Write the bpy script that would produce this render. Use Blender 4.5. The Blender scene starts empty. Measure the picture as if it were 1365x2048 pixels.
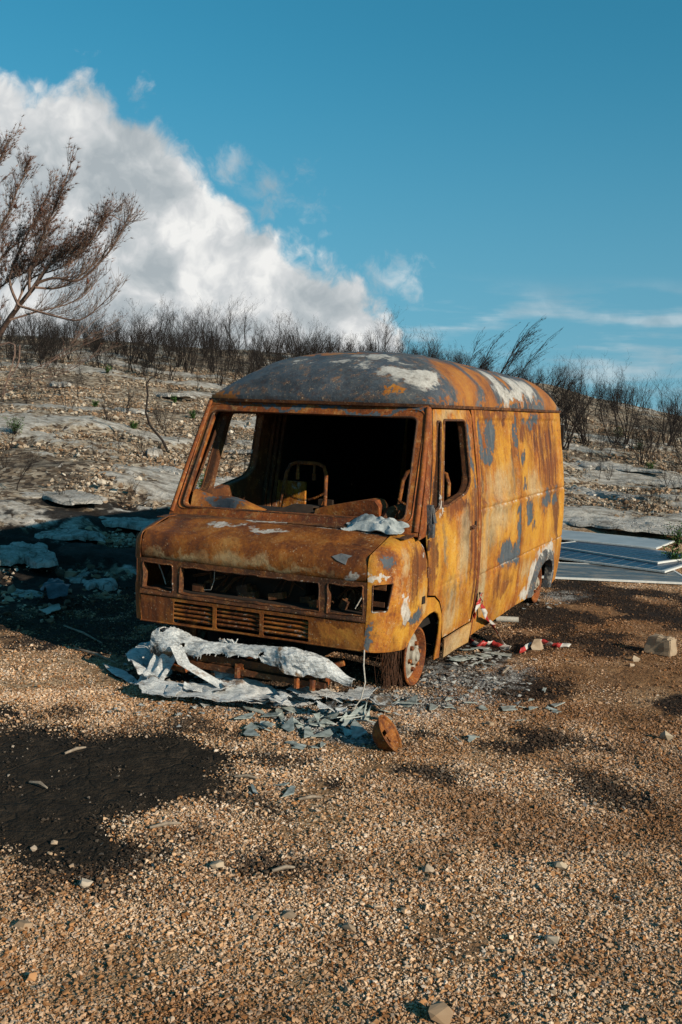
import bpy, bmesh, math, random
import numpy as np
from mathutils import Vector, Matrix, noise as mnoise

scene = bpy.context.scene
COL = scene.collection
R = math.radians

# ------------------------------------------------------------------ camera
CAM = np.array([3.167, -5.369, 1.876])
FWD = np.array([-0.42119402, 0.90062692, -0.10708288])
RGT = np.array([0.9038928, 0.42654713, 0.0321768])
UPV = np.array([-0.07465518, 0.08323877, 0.99372929])
FPX = 1939.275                       # focal length in pixels of the 1365 x 2048 photograph
cam_d = bpy.data.cameras.new('camera')
cam_d.sensor_fit = 'VERTICAL'
cam_d.sensor_height = 36.0
cam_d.sensor_width = 24.0
cam_d.lens = FPX / 2048 * 36.0
cam_d.clip_start = 0.05
cam_d.clip_end = 20000
cam = bpy.data.objects.new('camera', cam_d)
m = Matrix.Identity(4)
for i in range(3):
    m[i][0], m[i][1], m[i][2], m[i][3] = RGT[i], UPV[i], -FWD[i], CAM[i]
cam.matrix_world = m
COL.objects.link(cam)
scene.camera = cam

# ------------------------------------------------------------------ light
SUN_EL = R(22.5)
SUN_AZ = math.atan2(0.962, -0.272)   # clockwise from +Y
sun_vec = Vector((math.sin(SUN_AZ) * math.cos(SUN_EL), math.cos(SUN_AZ) * math.cos(SUN_EL), math.sin(SUN_EL)))
sl = bpy.data.lights.new('sun', 'SUN')
sl.energy = 4.9
sl.angle = R(0.53)
sl.color = (1.0, 0.86, 0.68)
so = bpy.data.objects.new('sun', sl)
so.rotation_euler = sun_vec.to_track_quat('Z', 'Y').to_euler()
COL.objects.link(so)

vs = scene.view_settings
vs.view_transform = 'Standard'
vs.look = 'None'
vs.exposure = 0.4
vs.gamma = 1.0
vs.use_curve_mapping = False
scene.cycles.max_bounces = 5
scene.cycles.diffuse_bounces = 2
scene.cycles.transparent_max_bounces = 12

# ------------------------------------------------------------------ node helpers
def nd(t, typ, ins=None, **props):
    n = t.nodes.new(typ)
    for k, v in props.items():
        setattr(n, k, v)
    for k, v in (ins or {}).items():
        s = n.inputs[k]
        if isinstance(v, bpy.types.NodeSocket):
            t.links.new(v, s)
        else:
            s.default_value = v
    return n
def mth(t, op, a, b=0.0, clamp=False):
    return nd(t, 'ShaderNodeMath', {0: a, 1: b}, operation=op, use_clamp=clamp).outputs[0]
def vmth(t, op, a, b=(0, 0, 0)):
    n = nd(t, 'ShaderNodeVectorMath', {0: a, 1: b}, operation=op)
    return n.outputs['Value'] if op in ('LENGTH', 'DOT_PRODUCT', 'DISTANCE') else n.outputs[0]
def vscale(t, a, s):
    return nd(t, 'ShaderNodeVectorMath', {0: a, 3: s}, operation='SCALE').outputs[0]
def nse(t, vec, scale, detail=5.0, rough=0.55, dist=0.0, col=False):
    n = nd(t, 'ShaderNodeTexNoise', {'Vector': vec, 'Scale': scale, 'Detail': detail, 'Roughness': rough, 'Distortion': dist})
    return n.outputs['Color'] if col else n.outputs['Fac']
def vor(t, vec, scale, feature='F1', out='Distance', rnd=1.0):
    return nd(t, 'ShaderNodeTexVoronoi', {'Vector': vec, 'Scale': scale, 'Randomness': rnd}, feature=feature).outputs[out]
def mapr(t, v, a, b, c=0.0, d=1.0, smooth=False):
    n = nd(t, 'ShaderNodeMapRange', {0: v, 1: a, 2: b, 3: c, 4: d}, clamp=True)
    if smooth:
        n.interpolation_type = 'SMOOTHSTEP'
    return n.outputs[0]
def ramp(t, fac, stops, interp='LINEAR'):
    n = nd(t, 'ShaderNodeValToRGB', {'Fac': fac})
    cr = n.color_ramp
    cr.interpolation = interp
    while len(cr.elements) < len(stops):
        cr.elements.new(0.5)
    for e, (p, c) in zip(cr.elements, stops):
        e.position = p
        e.color = (*c, 1.0) if len(c) == 3 else c
    return n.outputs['Color']
def mixc(t, fac, a, b, blend='MIX'):
    n = nd(t, 'ShaderNodeMix', {}, data_type='RGBA', blend_type=blend)
    for idx, v in ((0, fac), (6, a), (7, b)):
        s = n.inputs[idx]
        if isinstance(v, bpy.types.NodeSocket):
            t.links.new(v, s)
        elif idx == 0:
            s.default_value = v
        else:
            s.default_value = (*v, 1.0) if len(v) == 3 else v
    return n.outputs[2]
def mapping(t, vec, loc=(0, 0, 0), scale=(1, 1, 1), rot=(0, 0, 0)):
    return nd(t, 'ShaderNodeMapping', {'Vector': vec, 'Location': loc, 'Scale': scale, 'Rotation': rot}).outputs[0]
def new_mat(name):
    m = bpy.data.materials.new(name)
    m.use_nodes = True
    t = m.node_tree
    t.nodes.clear()
    out = t.nodes.new('ShaderNodeOutputMaterial')
    return m, t, out
ALB = 0.80
def finish(t, out, color, rough=0.8, metal=0.0, height=None, bump=0.4, dist=0.01, spec=0.3, **extra):
    ins = {'Base Color': mixc(t, 1.0, color, (ALB, ALB, ALB), 'MULTIPLY'), 'Roughness': rough, 'Metallic': metal, 'Specular IOR Level': spec}
    ins.update(extra)
    b = nd(t, 'ShaderNodeBsdfPrincipled', ins)
    if height is not None:
        bp = nd(t, 'ShaderNodeBump', {'Height': height, 'Strength': bump, 'Distance': dist})
        t.links.new(bp.outputs[0], b.inputs['Normal'])
    t.links.new(b.outputs[0], out.inputs['Surface'])
    return b
def obj_co(t):
    return nd(t, 'ShaderNodeTexCoord').outputs['Object']
def world_co(t):
    return nd(t, 'ShaderNodeNewGeometry').outputs['Position']
def blobs(t, P, lst, wob):
    """smallest normalised distance to a list of (centre, radii) ellipsoids, edge broken up by wob"""
    best = None
    for c, r in lst:
        d = vmth(t, 'LENGTH', vmth(t, 'DIVIDE', vmth(t, 'SUBTRACT', P, c), r))
        best = d if best is None else mth(t, 'MINIMUM', best, d)
    return mth(t, 'ADD', best, wob)

# ------------------------------------------------------------------ sky with clouds
SKY_Z, SKY_TINT = (0.75, 0.16), (0.31, 1.20, 1.20)
w = bpy.data.worlds.new('World')
scene.world = w
w.use_nodes = True
t = w.node_tree
t.nodes.clear()
wo = t.nodes.new('ShaderNodeOutputWorld')
w.cycles.sampling_method = 'NONE'
sky = nd(t, 'ShaderNodeTexSky', sky_type='NISHITA', sun_disc=False)
sky.sun_elevation = SUN_EL
sky.sun_rotation = SUN_AZ
sky.altitude = 300
sky.air_density = 1.0
sky.dust_density = 0.6
sky.ozone_density = 1.6
# look the sky up a little above the line of sight: clear dry air with little yellowing at the horizon
SG = nd(t, 'ShaderNodeTexCoord').outputs['Generated']
t.links.new(vmth(t, 'NORMALIZE', vmth(t, 'ADD', vmth(t, 'MULTIPLY', SG, (1, 1, SKY_Z[0])), (0, 0, SKY_Z[1]))), sky.inputs[0])
skyc = mixc(t, 1.0, sky.outputs[0], SKY_TINT, 'MULTIPLY')
D = nd(t, 'ShaderNodeTexCoord').outputs['Generated']
sx = nd(t, 'ShaderNodeSeparateXYZ', {0: D})
az = mth(t, 'MULTIPLY', mth(t, 'ARCTAN2', sx.outputs[0], sx.outputs[1]), 57.29578)
el = mth(t, 'MULTIPLY', mth(t, 'ARCSINE', sx.outputs[2]), 57.29578)
airf = mth(t, 'MULTIPLY', mth(t, 'POWER', mapr(t, el, 22.0, 0.0), 1.8), 0.62)
skyc = mixc(t, airf, skyc, (2.7, 4.1, 4.9))
bg_sky = nd(t, 'ShaderNodeBackground', {'Color': skyc, 'Strength': 0.0758})
AE = nd(t, 'ShaderNodeCombineXYZ', {0: az, 1: el}).outputs[0]
# cumulus top line over azimuth
fc = nd(t, 'ShaderNodeFloatCurve', {1: mapr(t, az, -90, 0)})
pts = [(-90, 2), (-75, 6), (-60, 12.5), (-52, 17.2), (-46, 17.8), (-42.5, 17.4), (-39.5, 17.2), (-37.6, 16.9), (-36.2, 16.2), (-34.4, 14.4), (-33.0, 13.0),
       (-31.5, 11.9), (-29.5, 10.7), (-28.4, 10.0), (-27.3, 9.3), (-25.6, 8.4), (-24.2, 7.6), (-22.8, 6.3), (-21.6, 3.6), (-20.0, 1.0), (0, -1)]
cv = fc.mapping.curves[0]
while len(cv.points) < len(pts):
    cv.points.new(0.5, 0.5)
for p_, (a_, e_) in zip(cv.points, pts):
    p_.location = ((a_ + 90) / 90, (e_ + 5) / 25)
    p_.handle_type = 'VECTOR'
fc.mapping.update()
edge = mapr(t, fc.outputs[0], 0, 1, -5, 20)
warp = vscale(t, vmth(t, 'SUBTRACT', nse(t, D, 14.0, 3, 0.6, col=True), (0.5, 0.5, 0.5)), 0.05)
DW = vmth(t, 'ADD', D, warp)
f1 = nse(t, DW, 22.0, 7, 0.62)
f2 = nse(t, DW, 8.0, 4, 0.55)
bil = mth(t, 'SUBTRACT', 0.42, vor(t, DW, 34.0))
n_edge = mth(t, 'ADD', mth(t, 'MULTIPLY', mth(t, 'SUBTRACT', f1, 0.5), 5.2), mth(t, 'ADD', mth(t, 'MULTIPLY', mth(t, 'SUBTRACT', f2, 0.5), 3.0), mth(t, 'MULTIPLY', bil, 1.3)))
sd = mth(t, 'ADD', mth(t, 'SUBTRACT', edge, el), n_edge)
a1 = mapr(t, sd, 0.0, 1.7, smooth=True)
# torn shreds beside the big cloud
sh = blobs(t, AE, [((-32.0, 13.6, 0), (1.2, 1.3, 1)), ((-29.2, 12.0, 0), (2.0, 1.6, 1)), ((-27.6, 11.0, 0), (1.2, 1.6, 1)), ((-22.6, 7.2, 0), (2.0, 1.2, 1))],
           mth(t, 'MULTIPLY', mth(t, 'SUBTRACT', f1, 0.5), 6.0))
a2 = mth(t, 'MULTIPLY', mapr(t, sh, 1.15, -0.6, smooth=True), 0.6)
# thin flat bank low over the horizon
DS = mapping(t, D, scale=(5.0, 5.0, 34.0))
f3 = nse(t, DS, 1.0, 6, 0.55)
band = mth(t, 'MULTIPLY', mapr(t, el, 8.0, 5.2, smooth=True), mapr(t, el, -2.0, 3.2, smooth=True))
a3 = mth(t, 'MULTIPLY', mth(t, 'MULTIPLY', mapr(t, f3, 0.44, 0.62, smooth=True), band), 0.44)
alpha = mth(t, 'MAXIMUM', mth(t, 'MAXIMUM', a1, a2), a3)
# cloud shading: relief towards the sun + broad grey masses
so_ = (sun_vec.x * 0.012 + 0.01, sun_vec.y * 0.012, sun_vec.z * 0.012 + 0.012)
f1b = nse(t, vmth(t, 'ADD', DW, so_), 22.0, 4, 0.62)
f2b = nse(t, vmth(t, 'ADD', DW, (so_[0] * 2, so_[1] * 2, so_[2] * 2)), 8.0, 4, 0.55)
rel = mth(t, 'ADD', mth(t, 'MULTIPLY', mth(t, 'SUBTRACT', f1, f1b), 1.5), mth(t, 'MULTIPLY', mth(t, 'SUBTRACT', f2, f2b), 2.6))
big = nse(t, vmth(t, 'ADD', D, (3.3, 1.2, 0.4)), 9.0, 3, 0.5)
tone = mth(t, 'ADD', mth(t, 'ADD', 0.52, rel), mth(t, 'MULTIPLY', mth(t, 'SUBTRACT', big, 0.5), 0.8))
thin = mapr(t, sd, 0.0, 3.0, 0.16, 0.0)
tone = mth(t, 'ADD', tone, thin)
hot = blobs(t, AE, [((-33.3, 8.0, 0), (1.3, 1.0, 1)), ((-30.0, 8.3, 0), (2.0, 0.8, 1)), ((-40.5, 15.0, 0), (3.0, 1.4, 1))], mth(t, 'MULTIPLY', mth(t, 'SUBTRACT', f1, 0.5), 2.5))
tone = mth(t, 'ADD', tone, mapr(t, hot, 1.3, 0.3, 0.0, 0.3, smooth=True))
ccol = ramp(t, tone, [(0.05, (0.40, 0.45, 0.48)), (0.40, (0.52, 0.56, 0.58)), (0.68, (0.66, 0.68, 0.69)), (1.0, (0.88, 0.88, 0.86))])
bg_cl = nd(t, 'ShaderNodeBackground', {'Color': ccol, 'Strength': 0.76})
mx = nd(t, 'ShaderNodeMixShader', {0: alpha, 1: bg_sky.outputs[0], 2: bg_cl.outputs[0]})
t.links.new(mx.outputs[0], wo.inputs['Surface'])

# ------------------------------------------------------------------ object helpers
def tag(o, label=None, cat=None, group=None, kind=None):
    if label: o['label'] = label
    if cat: o['category'] = cat
    if group: o['group'] = group
    if kind: o['kind'] = kind
    return o
def link(o, parent=None):
    COL.objects.link(o)
    if parent is not None:
        o.parent = parent
    return o
def empty(name, loc=(0, 0, 0), rz=0.0):
    o = bpy.data.objects.new(name, None)
    o.location = loc
    o.rotation_euler = (0, 0, rz)
    o.empty_display_size = 0.2
    return link(o)
class MB:
    """mesh buffer: collects tubes, boxes and grids that belong to ONE object"""
    def __init__(self):
        self.v, self.f = [], []
    def add(self, vs, fs):
        k = len(self.v)
        self.v += [tuple(p) for p in vs]
        self.f += [tuple(i + k for i in q) for q in fs]
        return self
    def tube(self, path, rad, sides=6, cap=True):
        path = [Vector(p) for p in path]
        n = len(path)
        if not hasattr(rad, '__len__'):
            rad = [rad] * n
        vs, fs = [], []
        d0 = (path[1] - path[0]).normalized()
        ref = Vector((0, 0, 1)) if abs(d0.z) < 0.9 else Vector((1, 0, 0))
        nx = d0.cross(ref).normalized()
        for i in range(n):
            d = (path[min(i + 1, n - 1)] - path[max(i - 1, 0)])
            if d.length < 1e-9:
                d = d0
            d.normalize()
            nx = (nx - d * nx.dot(d)).normalized()
            ny = d.cross(nx)
            for k in range(sides):
                a = 2 * math.pi * k / sides
                vs.append(path[i] + (nx * math.cos(a) + ny * math.sin(a)) * rad[i])
        for i in range(n - 1):
            for k in range(sides):
                a, b = i * sides + k, i * sides + (k + 1) % sides
                fs.append((a, b, b + sides, a + sides))
        if cap:
            fs.append(tuple(range(sides))[::-1])
            fs.append(tuple(range((n - 1) * sides, n * sides)))
        return self.add(vs, fs)
    def box(self, c, s, rot=None):
        vs = []
        for dx in (-.5, .5):
            for dy in (-.5, .5):
                for dz in (-.5, .5):
                    p = Vector((dx * s[0], dy * s[1], dz * s[2]))
                    if rot is not None:
                        p = rot @ p
                    vs.append(p + Vector(c))
        return self.add(vs, [(0, 1, 3, 2), (4, 6, 7, 5), (0, 4, 5, 1), (2, 3, 7, 6), (0, 2, 6, 4), (1, 5, 7, 3)])
    def grid(self, fn, nu, nv):
        vs = [fn(i / nu, j / nv) for j in range(nv + 1) for i in range(nu + 1)]
        fs = [(j * (nu + 1) + i, j * (nu + 1) + i + 1, (j + 1) * (nu + 1) + i + 1, (j + 1) * (nu + 1) + i) for j in range(nv) for i in range(nu)]
        return self.add(vs, fs)
    def lathe(self, prof, n=32, axis='x', c=(0, 0, 0)):
        vs, fs = [], []
        for (a, r) in prof:
            for k in range(n):
                th = 2 * math.pi * k / n
                if axis == 'x':
                    vs.append((c[0] + a, c[1] + r * math.cos(th), c[2] + r * math.sin(th)))
                else:
                    vs.append((c[0] + r * math.cos(th), c[1] + r * math.sin(th), c[2] + a))
        for i in range(len(prof) - 1):
            for k in range(n):
                fs.append((i * n + k, i * n + (k + 1) % n, (i + 1) * n + (k + 1) % n, (i + 1) * n + k))
        return self.add(vs, fs)
    def build(self, name, mat, parent=None, smooth=None, solid=0.0):
        me = bpy.data.meshes.new(name)
        me.from_pydata(self.v, [], self.f)
        me.validate()
        if smooth:
            me.polygons.foreach_set('use_smooth', [True] * len(me.polygons))
            me.set_sharp_from_angle(angle=R(smooth))
        me.materials.append(mat)
        o = bpy.data.objects.new(name, me)
        link(o, parent)
        if solid:
            s = o.modifiers.new('solid', 'SOLIDIFY')
            s.thickness = solid
            s.offset = 0.0
            e = o.modifiers.new('split', 'EDGE_SPLIT')
            e.split_angle = R(40)
        return o
def panel(name, outer, holes, fn, step, mat, parent, thick=0.006, cuts_u=(), cuts_v=()):
    """flat outline with holes in (u, v), cut into a grid and bent by fn(u, v)"""
    bm = bmesh.new()
    for loop in [outer] + list(holes):
        vs = [bm.verts.new((u, v, 0)) for u, v in loop]
        for i in range(len(vs)):
            bm.edges.new((vs[i], vs[(i + 1) % len(vs)]))
    bmesh.ops.triangle_fill(bm, edges=bm.edges[:], use_beauty=True)
    us = [p[0] for p in outer]
    vv = [p[1] for p in outer]
    for ax, lo, hi, cuts in ((0, min(us), max(us), cuts_u), (1, min(vv), max(vv), cuts_v)):
        k = max(1, int((hi - lo) / step))
        pos = [lo + (hi - lo) * i / k for i in range(1, k)] + list(cuts)
        for c in pos:
            co = [0, 0, 0]; no = [0, 0, 0]
            co[ax] = c; no[ax] = 1
            bmesh.ops.bisect_plane(bm, geom=bm.verts[:] + bm.edges[:] + bm.faces[:], dist=1e-5, plane_co=co, plane_no=no)
    for v in bm.verts:
        v.co = Vector(fn(v.co.x, v.co.y))
    for f in bm.faces:
        f.smooth = True
    me = bpy.data.meshes.new(name)
    bm.to_mesh(me)
    bm.free()
    me.materials.append(mat)
    o = link(bpy.data.objects.new(name, me), parent)
    s = o.modifiers.new('solid', 'SOLIDIFY')
    s.thickness = thick
    s.offset = 0.0
    e = o.modifiers.new('split', 'EDGE_SPLIT')
    e.split_angle = R(42)
    return o
def rrect(x0, x1, y0, y1, r, n=4):
    out = []
    for cx, cy, a0 in ((x1 - r, y1 - r, 0), (x0 + r, y1 - r, 90), (x0 + r, y0 + r, 180), (x1 - r, y0 + r, 270)):
        for i in range(n + 1):
            a = R(a0 + 90 * i / n)
            out.append((cx + r * math.cos(a), cy + r * math.sin(a)))
    return out
def rpoly(pts, r, n=4):
    """polygon with rounded corners; r one radius or one for each corner"""
    out = []
    m_ = len(pts)
    for i in range(m_):
        p0, p1, p2 = Vector(pts[i - 1]), Vector(pts[i]), Vector(pts[(i + 1) % m_])
        rr = r[i] if hasattr(r, '__len__') else r
        a, b = (p0 - p1), (p2 - p1)
        k = min(rr, a.length * .45, b.length * .45)
        if k < 1e-4:
            out.append(tuple(p1)); continue
        q0, q2 = p1 + a.normalized() * k, p1 + b.normalized() * k
        for j in range(n + 1):
            s = j / n
            q = q0 * (1 - s) ** 2 + p1 * 2 * s * (1 - s) + q2 * s * s
            out.append((q.x, q.y))
    return out
def copy_tree(o, parent=None):
    c = o.copy()
    link(c, parent)
    for ch in o.children:
        copy_tree(ch, c)
    return c
def ray_dir(px, py):
    return FWD + RGT * (px - 682.5) / FPX - UPV * (py - 1024) / FPX
def at_depth(px, py, dep):
    return Vector(CAM + ray_dir(px, py) * dep)
def at_z(px, py, z=0.0):
    d = ray_dir(px, py)
    return Vector(CAM + d * ((z - CAM[2]) / d[2]))
def sstep(a, b, x):
    k = min(1.0, max(0.0, (x - a) / (b - a)))
    return k * k * (3 - 2 * k)

# ------------------------------------------------------------------ terrain
def _h(ix, iy, s):
    h = (ix.astype(np.int64) * 374761393 + iy.astype(np.int64) * 668265263 + s * 1274126177) & 0xffffffff
    h = ((h ^ (h >> 13)) * 1274126177) & 0xffffffff
    h = h ^ (h >> 16)
    return (h & 0xffff) / 65535.0
def vn(x, y, s=0):
    x = np.asarray(x, float); y = np.asarray(y, float)
    ix, iy = np.floor(x), np.floor(y)
    fx, fy = x - ix, y - iy
    fx = fx * fx * (3 - 2 * fx); fy = fy * fy * (3 - 2 * fy)
    a, b = _h(ix, iy, s), _h(ix + 1, iy, s)
    c, d = _h(ix, iy + 1, s), _h(ix + 1, iy + 1, s)
    return (a * (1 - fx) + b * fx) * (1 - fy) + (c * (1 - fx) + d * fx) * fy
def fbm(x, y, s=0, o=4):
    v, a, tot = 0, 1.0, 0
    for k in range(o):
        v = v + a * vn(x * 2 ** k + 13.7 * k, y * 2 ** k - 7.1 * k, s + k)
        tot += a
        a *= 0.55
    return v / tot
RC = 42.0
AZ_K = [-180, -140, -110, -75, -44.5, -39.6, -35.5, -30.7, -24.8, -19, -13.1, -10.7, -8.4, -5.95, 5, 30, 80, 180]
E_K = [-.0447, -.0447, .02, .05, .0572, .0597, .0561, .054, .051, .0414, .0287, .0165, .0094, .001, -.02, -.035, -.0447, -.0447]
R0_K = [14, 14, 8, 8, 8.0, 8.6, 9.6, 10.8, 12.3, 13.8, 15.2, 15.5, 15.5, 15.5, 15.5, 15.5, 15.5, 14]
def polar(x, y):
    dx, dy = np.asarray(x, float) - CAM[0], np.asarray(y, float) - CAM[1]
    return np.hypot(dx, dy), np.degrees(np.arctan2(dx, dy))
def hill_t(x, y):
    r, a = polar(x, y)
    r0 = np.interp(a, AZ_K, R0_K)
    return np.clip((r - r0) / (RC - r0), 0, None)
def rockmask(x, y):
    """limestone pavement showing through the soil"""
    u, v = x * 0.94 + y * 0.34, -x * 0.34 + y * 0.94
    r_, a_ = polar(x, y)
    n = 0.10 * np.exp(-((r_ - 19.5) / 4.5) ** 2) * np.clip((a_ + 19) / 6, 0, 1) + fbm(u * 0.42 + 4, v * 0.95 + 1, 5, 6) + 0.26 * (fbm(x * 2.4, y * 2.4, 9, 4) - 0.5)
    k = np.clip((n - 0.515) / 0.11, 0, 1)
    return k * np.clip(hill_t(x, y) / 0.02, 0, 1)
def ground_h(x, y):
    x = np.asarray(x, float); y = np.asarray(y, float)
    r, a = polar(x, y)
    zc = CAM[2] + np.interp(a, AZ_K, E_K) * RC
    tt = hill_t(x, y)
    up = np.where(tt < 1, tt ** 1.12, 1.0)
    over = np.clip(r - RC, 0, None)
    z = zc * up - np.minimum(over ** 2 / 260.0, 26 + over * 0.002)
    k = np.clip(tt / 0.05, 0, 1)
    z = z + k * (0.34 * (fbm(x * .3, y * .3, 1, 3) - .5) + 0.16 * (fbm(x * .95, y * .95, 2, 3) - .5)) * np.clip(1.25 - tt, .2, 1)
    z = z + k * 0.08 * rockmask(x, y) + k * 0.05 * (fbm(x * 3.1, y * 3.1, 3, 3) - .5)
    near = np.clip(1.3 - r / 18, 0, 1)
    z = z + near * (0.022 * (fbm(x * 1.6, y * 1.6, 7, 3) - .5) + 0.012 * (fbm(x * 7, y * 7, 8, 3) - .5))
    return z
def gz(x, y):
    return float(ground_h(np.array([x]), np.array([y]))[0])
def on_ground(px, py):
    """the point of the terrain seen at a photograph pixel"""
    d = ray_dir(px, py)
    ts = np.concatenate([np.arange(2.0, 20, .02), np.arange(20, 60, .1)])
    P = CAM[None] + ts[:, None] * d[None]
    g = P[:, 2] - ground_h(P[:, 0], P[:, 1])
    i = int(np.argmax(g < 0)) if (g < 0).any() else len(ts) - 1
    return Vector((P[i, 0], P[i, 1], float(P[i, 2] - g[i])))

# stains: tar, soot and ash on the ground (world x, y, radii)
TAR = [(.38, -1.62, .36, .40), (.25, -2.2, .40, .45), (-.35, -1.75, .95, .72), (.25, -1.25, .52, .36), (.12, -2.15, .52, .48), (-.6, -2.4, .8, .6)]
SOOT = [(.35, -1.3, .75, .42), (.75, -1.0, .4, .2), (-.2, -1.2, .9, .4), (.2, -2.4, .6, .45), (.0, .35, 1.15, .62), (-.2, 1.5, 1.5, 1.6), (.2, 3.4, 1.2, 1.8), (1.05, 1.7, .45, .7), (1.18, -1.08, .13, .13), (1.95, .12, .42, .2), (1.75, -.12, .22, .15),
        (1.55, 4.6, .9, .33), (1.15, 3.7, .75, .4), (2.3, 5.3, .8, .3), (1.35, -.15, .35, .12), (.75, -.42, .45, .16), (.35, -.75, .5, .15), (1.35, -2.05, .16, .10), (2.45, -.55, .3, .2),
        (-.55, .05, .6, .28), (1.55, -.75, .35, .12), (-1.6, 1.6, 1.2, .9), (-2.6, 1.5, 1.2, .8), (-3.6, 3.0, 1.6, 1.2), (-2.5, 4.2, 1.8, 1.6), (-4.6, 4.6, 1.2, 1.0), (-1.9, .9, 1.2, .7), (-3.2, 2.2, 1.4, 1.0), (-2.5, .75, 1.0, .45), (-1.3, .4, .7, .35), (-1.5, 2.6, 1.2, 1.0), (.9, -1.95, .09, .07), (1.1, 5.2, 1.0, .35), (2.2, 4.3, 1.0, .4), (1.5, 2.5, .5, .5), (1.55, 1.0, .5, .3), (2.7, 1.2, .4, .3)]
ASH = [(1.18, 1.12, .28, .36), (1.28, .55, .26, .2), (1.05, 4.55, .18, .3), (1.15, .15, .25, .14), (.55, -.12, .4, .12), (.1, -.22, .6, .14), (.95, -.1, .3, .14), (1.0, .35, .25, .25), (1.3, 1.6, .2, .3), (.75, -.45, .35, .1)]
EARTH = [(1.6, 4.2, 1.3, 1.5), (1.5, 2.4, .8, 1.2), (2.9, 3.6, 1.2, 1.2), (1.8, .7, .7, .7), (1.9, 3.2, .9, .7), (2.6, 2.2, .8, .9), (2.55, .6, .7, .8), (3.0, -.6, .5, .6), (1.65, -3.0, .25, .12), (2.2, -1.0, .5, .35)]
def stain_np(lst, x, y):
    b = np.full(np.shape(x), 9.0)
    for cx, cy, rx, ry in lst:
        b = np.minimum(b, np.hypot((x - cx) / rx, (y - cy) / ry))
    return b + (fbm(x * 3, y * 3, 21, 3) - .5) * .9
def ss_np(lo, hi, v):
    k = np.clip((v - lo) / (hi - lo), 0, 1)
    return k * k * (3 - 2 * k)
def stains(x, y):
    """tar, soot, ash and earth cover at ground points"""
    w1 = (fbm(x * 2.6, y * 2.6, 41, 5) - .5) * 2.6
    w2 = (fbm(x * 15, y * 15, 51, 3) - .5) * 1.1
    def d(lst):
        b = np.full(np.shape(x), 9.0)
        for cx, cy, rx, ry in lst:
            b = np.minimum(b, np.hypot((x - cx) / rx, (y - cy) / ry))
        return b
    tar = ss_np(1.30, .72, d(TAR) + .42 * w1 + .6 * w2)
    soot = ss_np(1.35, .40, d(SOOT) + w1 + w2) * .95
    ash = ss_np(1.35, .35, d(ASH) + w1 + w2) * ss_np(.40, .60, fbm(x * 30, y * 30, 61, 2))
    earth = ss_np(1.4, .3, d(EARTH) + w1)
    return tar, soot, ash, earth
STAIN_KEYS = ('tar', 'soot', 'ash', 'earth')
def stain_nodes(t, kind):
    return [nd(t, 'ShaderNodeAttribute', attribute_name=k, attribute_type=kind).outputs['Fac'] for k in STAIN_KEYS]

# ground sheet
def build_ground():
    azs = np.concatenate([np.arange(-180, -62, 4), np.arange(-62, 14, 0.27), np.arange(14, 180, 4)])
    rs = [0.0, .8]
    r = 1.5
    while r < 62:
        rs.append(r)
        r *= 1.0115
    while r < 9000:
        rs.append(r)
        r *= 1.16
    rs = np.array(rs)
    A, Rr = np.meshgrid(np.radians(azs), rs)
    X = CAM[0] + Rr * np.sin(A)
    Y = CAM[1] + Rr * np.cos(A)
    Z = ground_h(X, Y)
    na, nr = len(azs), len(rs)
    verts = np.stack([X, Y, Z], -1).reshape(-1, 3)
    i, j = np.meshgrid(np.arange(na), np.arange(nr - 1))
    a = j * na + i
    b = j * na + (i + 1) % na
    faces = np.stack([a, b, b + na, a + na], -1).reshape(-1, 4)
    me = bpy.data.meshes.new('ground')
    me.vertices.add(len(verts)); me.vertices.foreach_set('co', verts.ravel())
    me.loops.add(faces.size); me.loops.foreach_set('vertex_index', faces.ravel().astype(np.int32))
    me.polygons.add(len(faces)); me.polygons.foreach_set('loop_start', np.arange(0, faces.size, 4, dtype=np.int32))
    me.update(calc_edges=True)
    me.polygons.foreach_set('use_smooth', [True] * len(faces))
    at = me.attributes.new('hill', 'FLOAT', 'POINT')
    at.data.foreach_set('value', hill_t(X, Y).ravel().astype(np.float32))
    at = me.attributes.new('rock', 'FLOAT', 'POINT')
    at.data.foreach_set('value', rockmask(X, Y).ravel().astype(np.float32))
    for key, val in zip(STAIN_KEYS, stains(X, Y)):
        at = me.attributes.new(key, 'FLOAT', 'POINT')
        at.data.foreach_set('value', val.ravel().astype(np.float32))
    me.flip_normals() if me.polygons[5000].normal.z < 0 else None
    o = bpy.data.objects.new('ground', me)
    return link(o)
m_ground, t, out = new_mat('ground')
P = world_co(t)
hill = nd(t, 'ShaderNodeAttribute', attribute_name='hill').outputs['Fac']
rock = nd(t, 'ShaderNodeAttribute', attribute_name='rock').outputs['Fac']
tar, soot, ash, earth = stain_nodes(t, 'GEOMETRY')
g1 = nse(t, P, 1.1, 3, .6)
g2 = nse(t, P, 9, 5, .65)
hgt0 = nse(t, P, 16, 4, .75)
v1v = nd(t, 'ShaderNodeSeparateColor', {0: vor(t, P, 75, 'F1', 'Color')}).outputs[0]
grav = ramp(t, v1v, [(0.0, (.17, .08, .032)), (.35, (.32, .18, .085)), (.65, (.46, .30, .17)), (1.0, (.58, .44, .31))])
soil = ramp(t, g2, [(.3, (.12, .058, .025)), (.6, (.27, .145, .068)), (.8, (.40, .25, .135))])
near = mixc(t, mapr(t, mth(t, 'ADD', g1, mth(t, 'MULTIPLY', earth, .25)), .42, .66), grav, soil)
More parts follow.
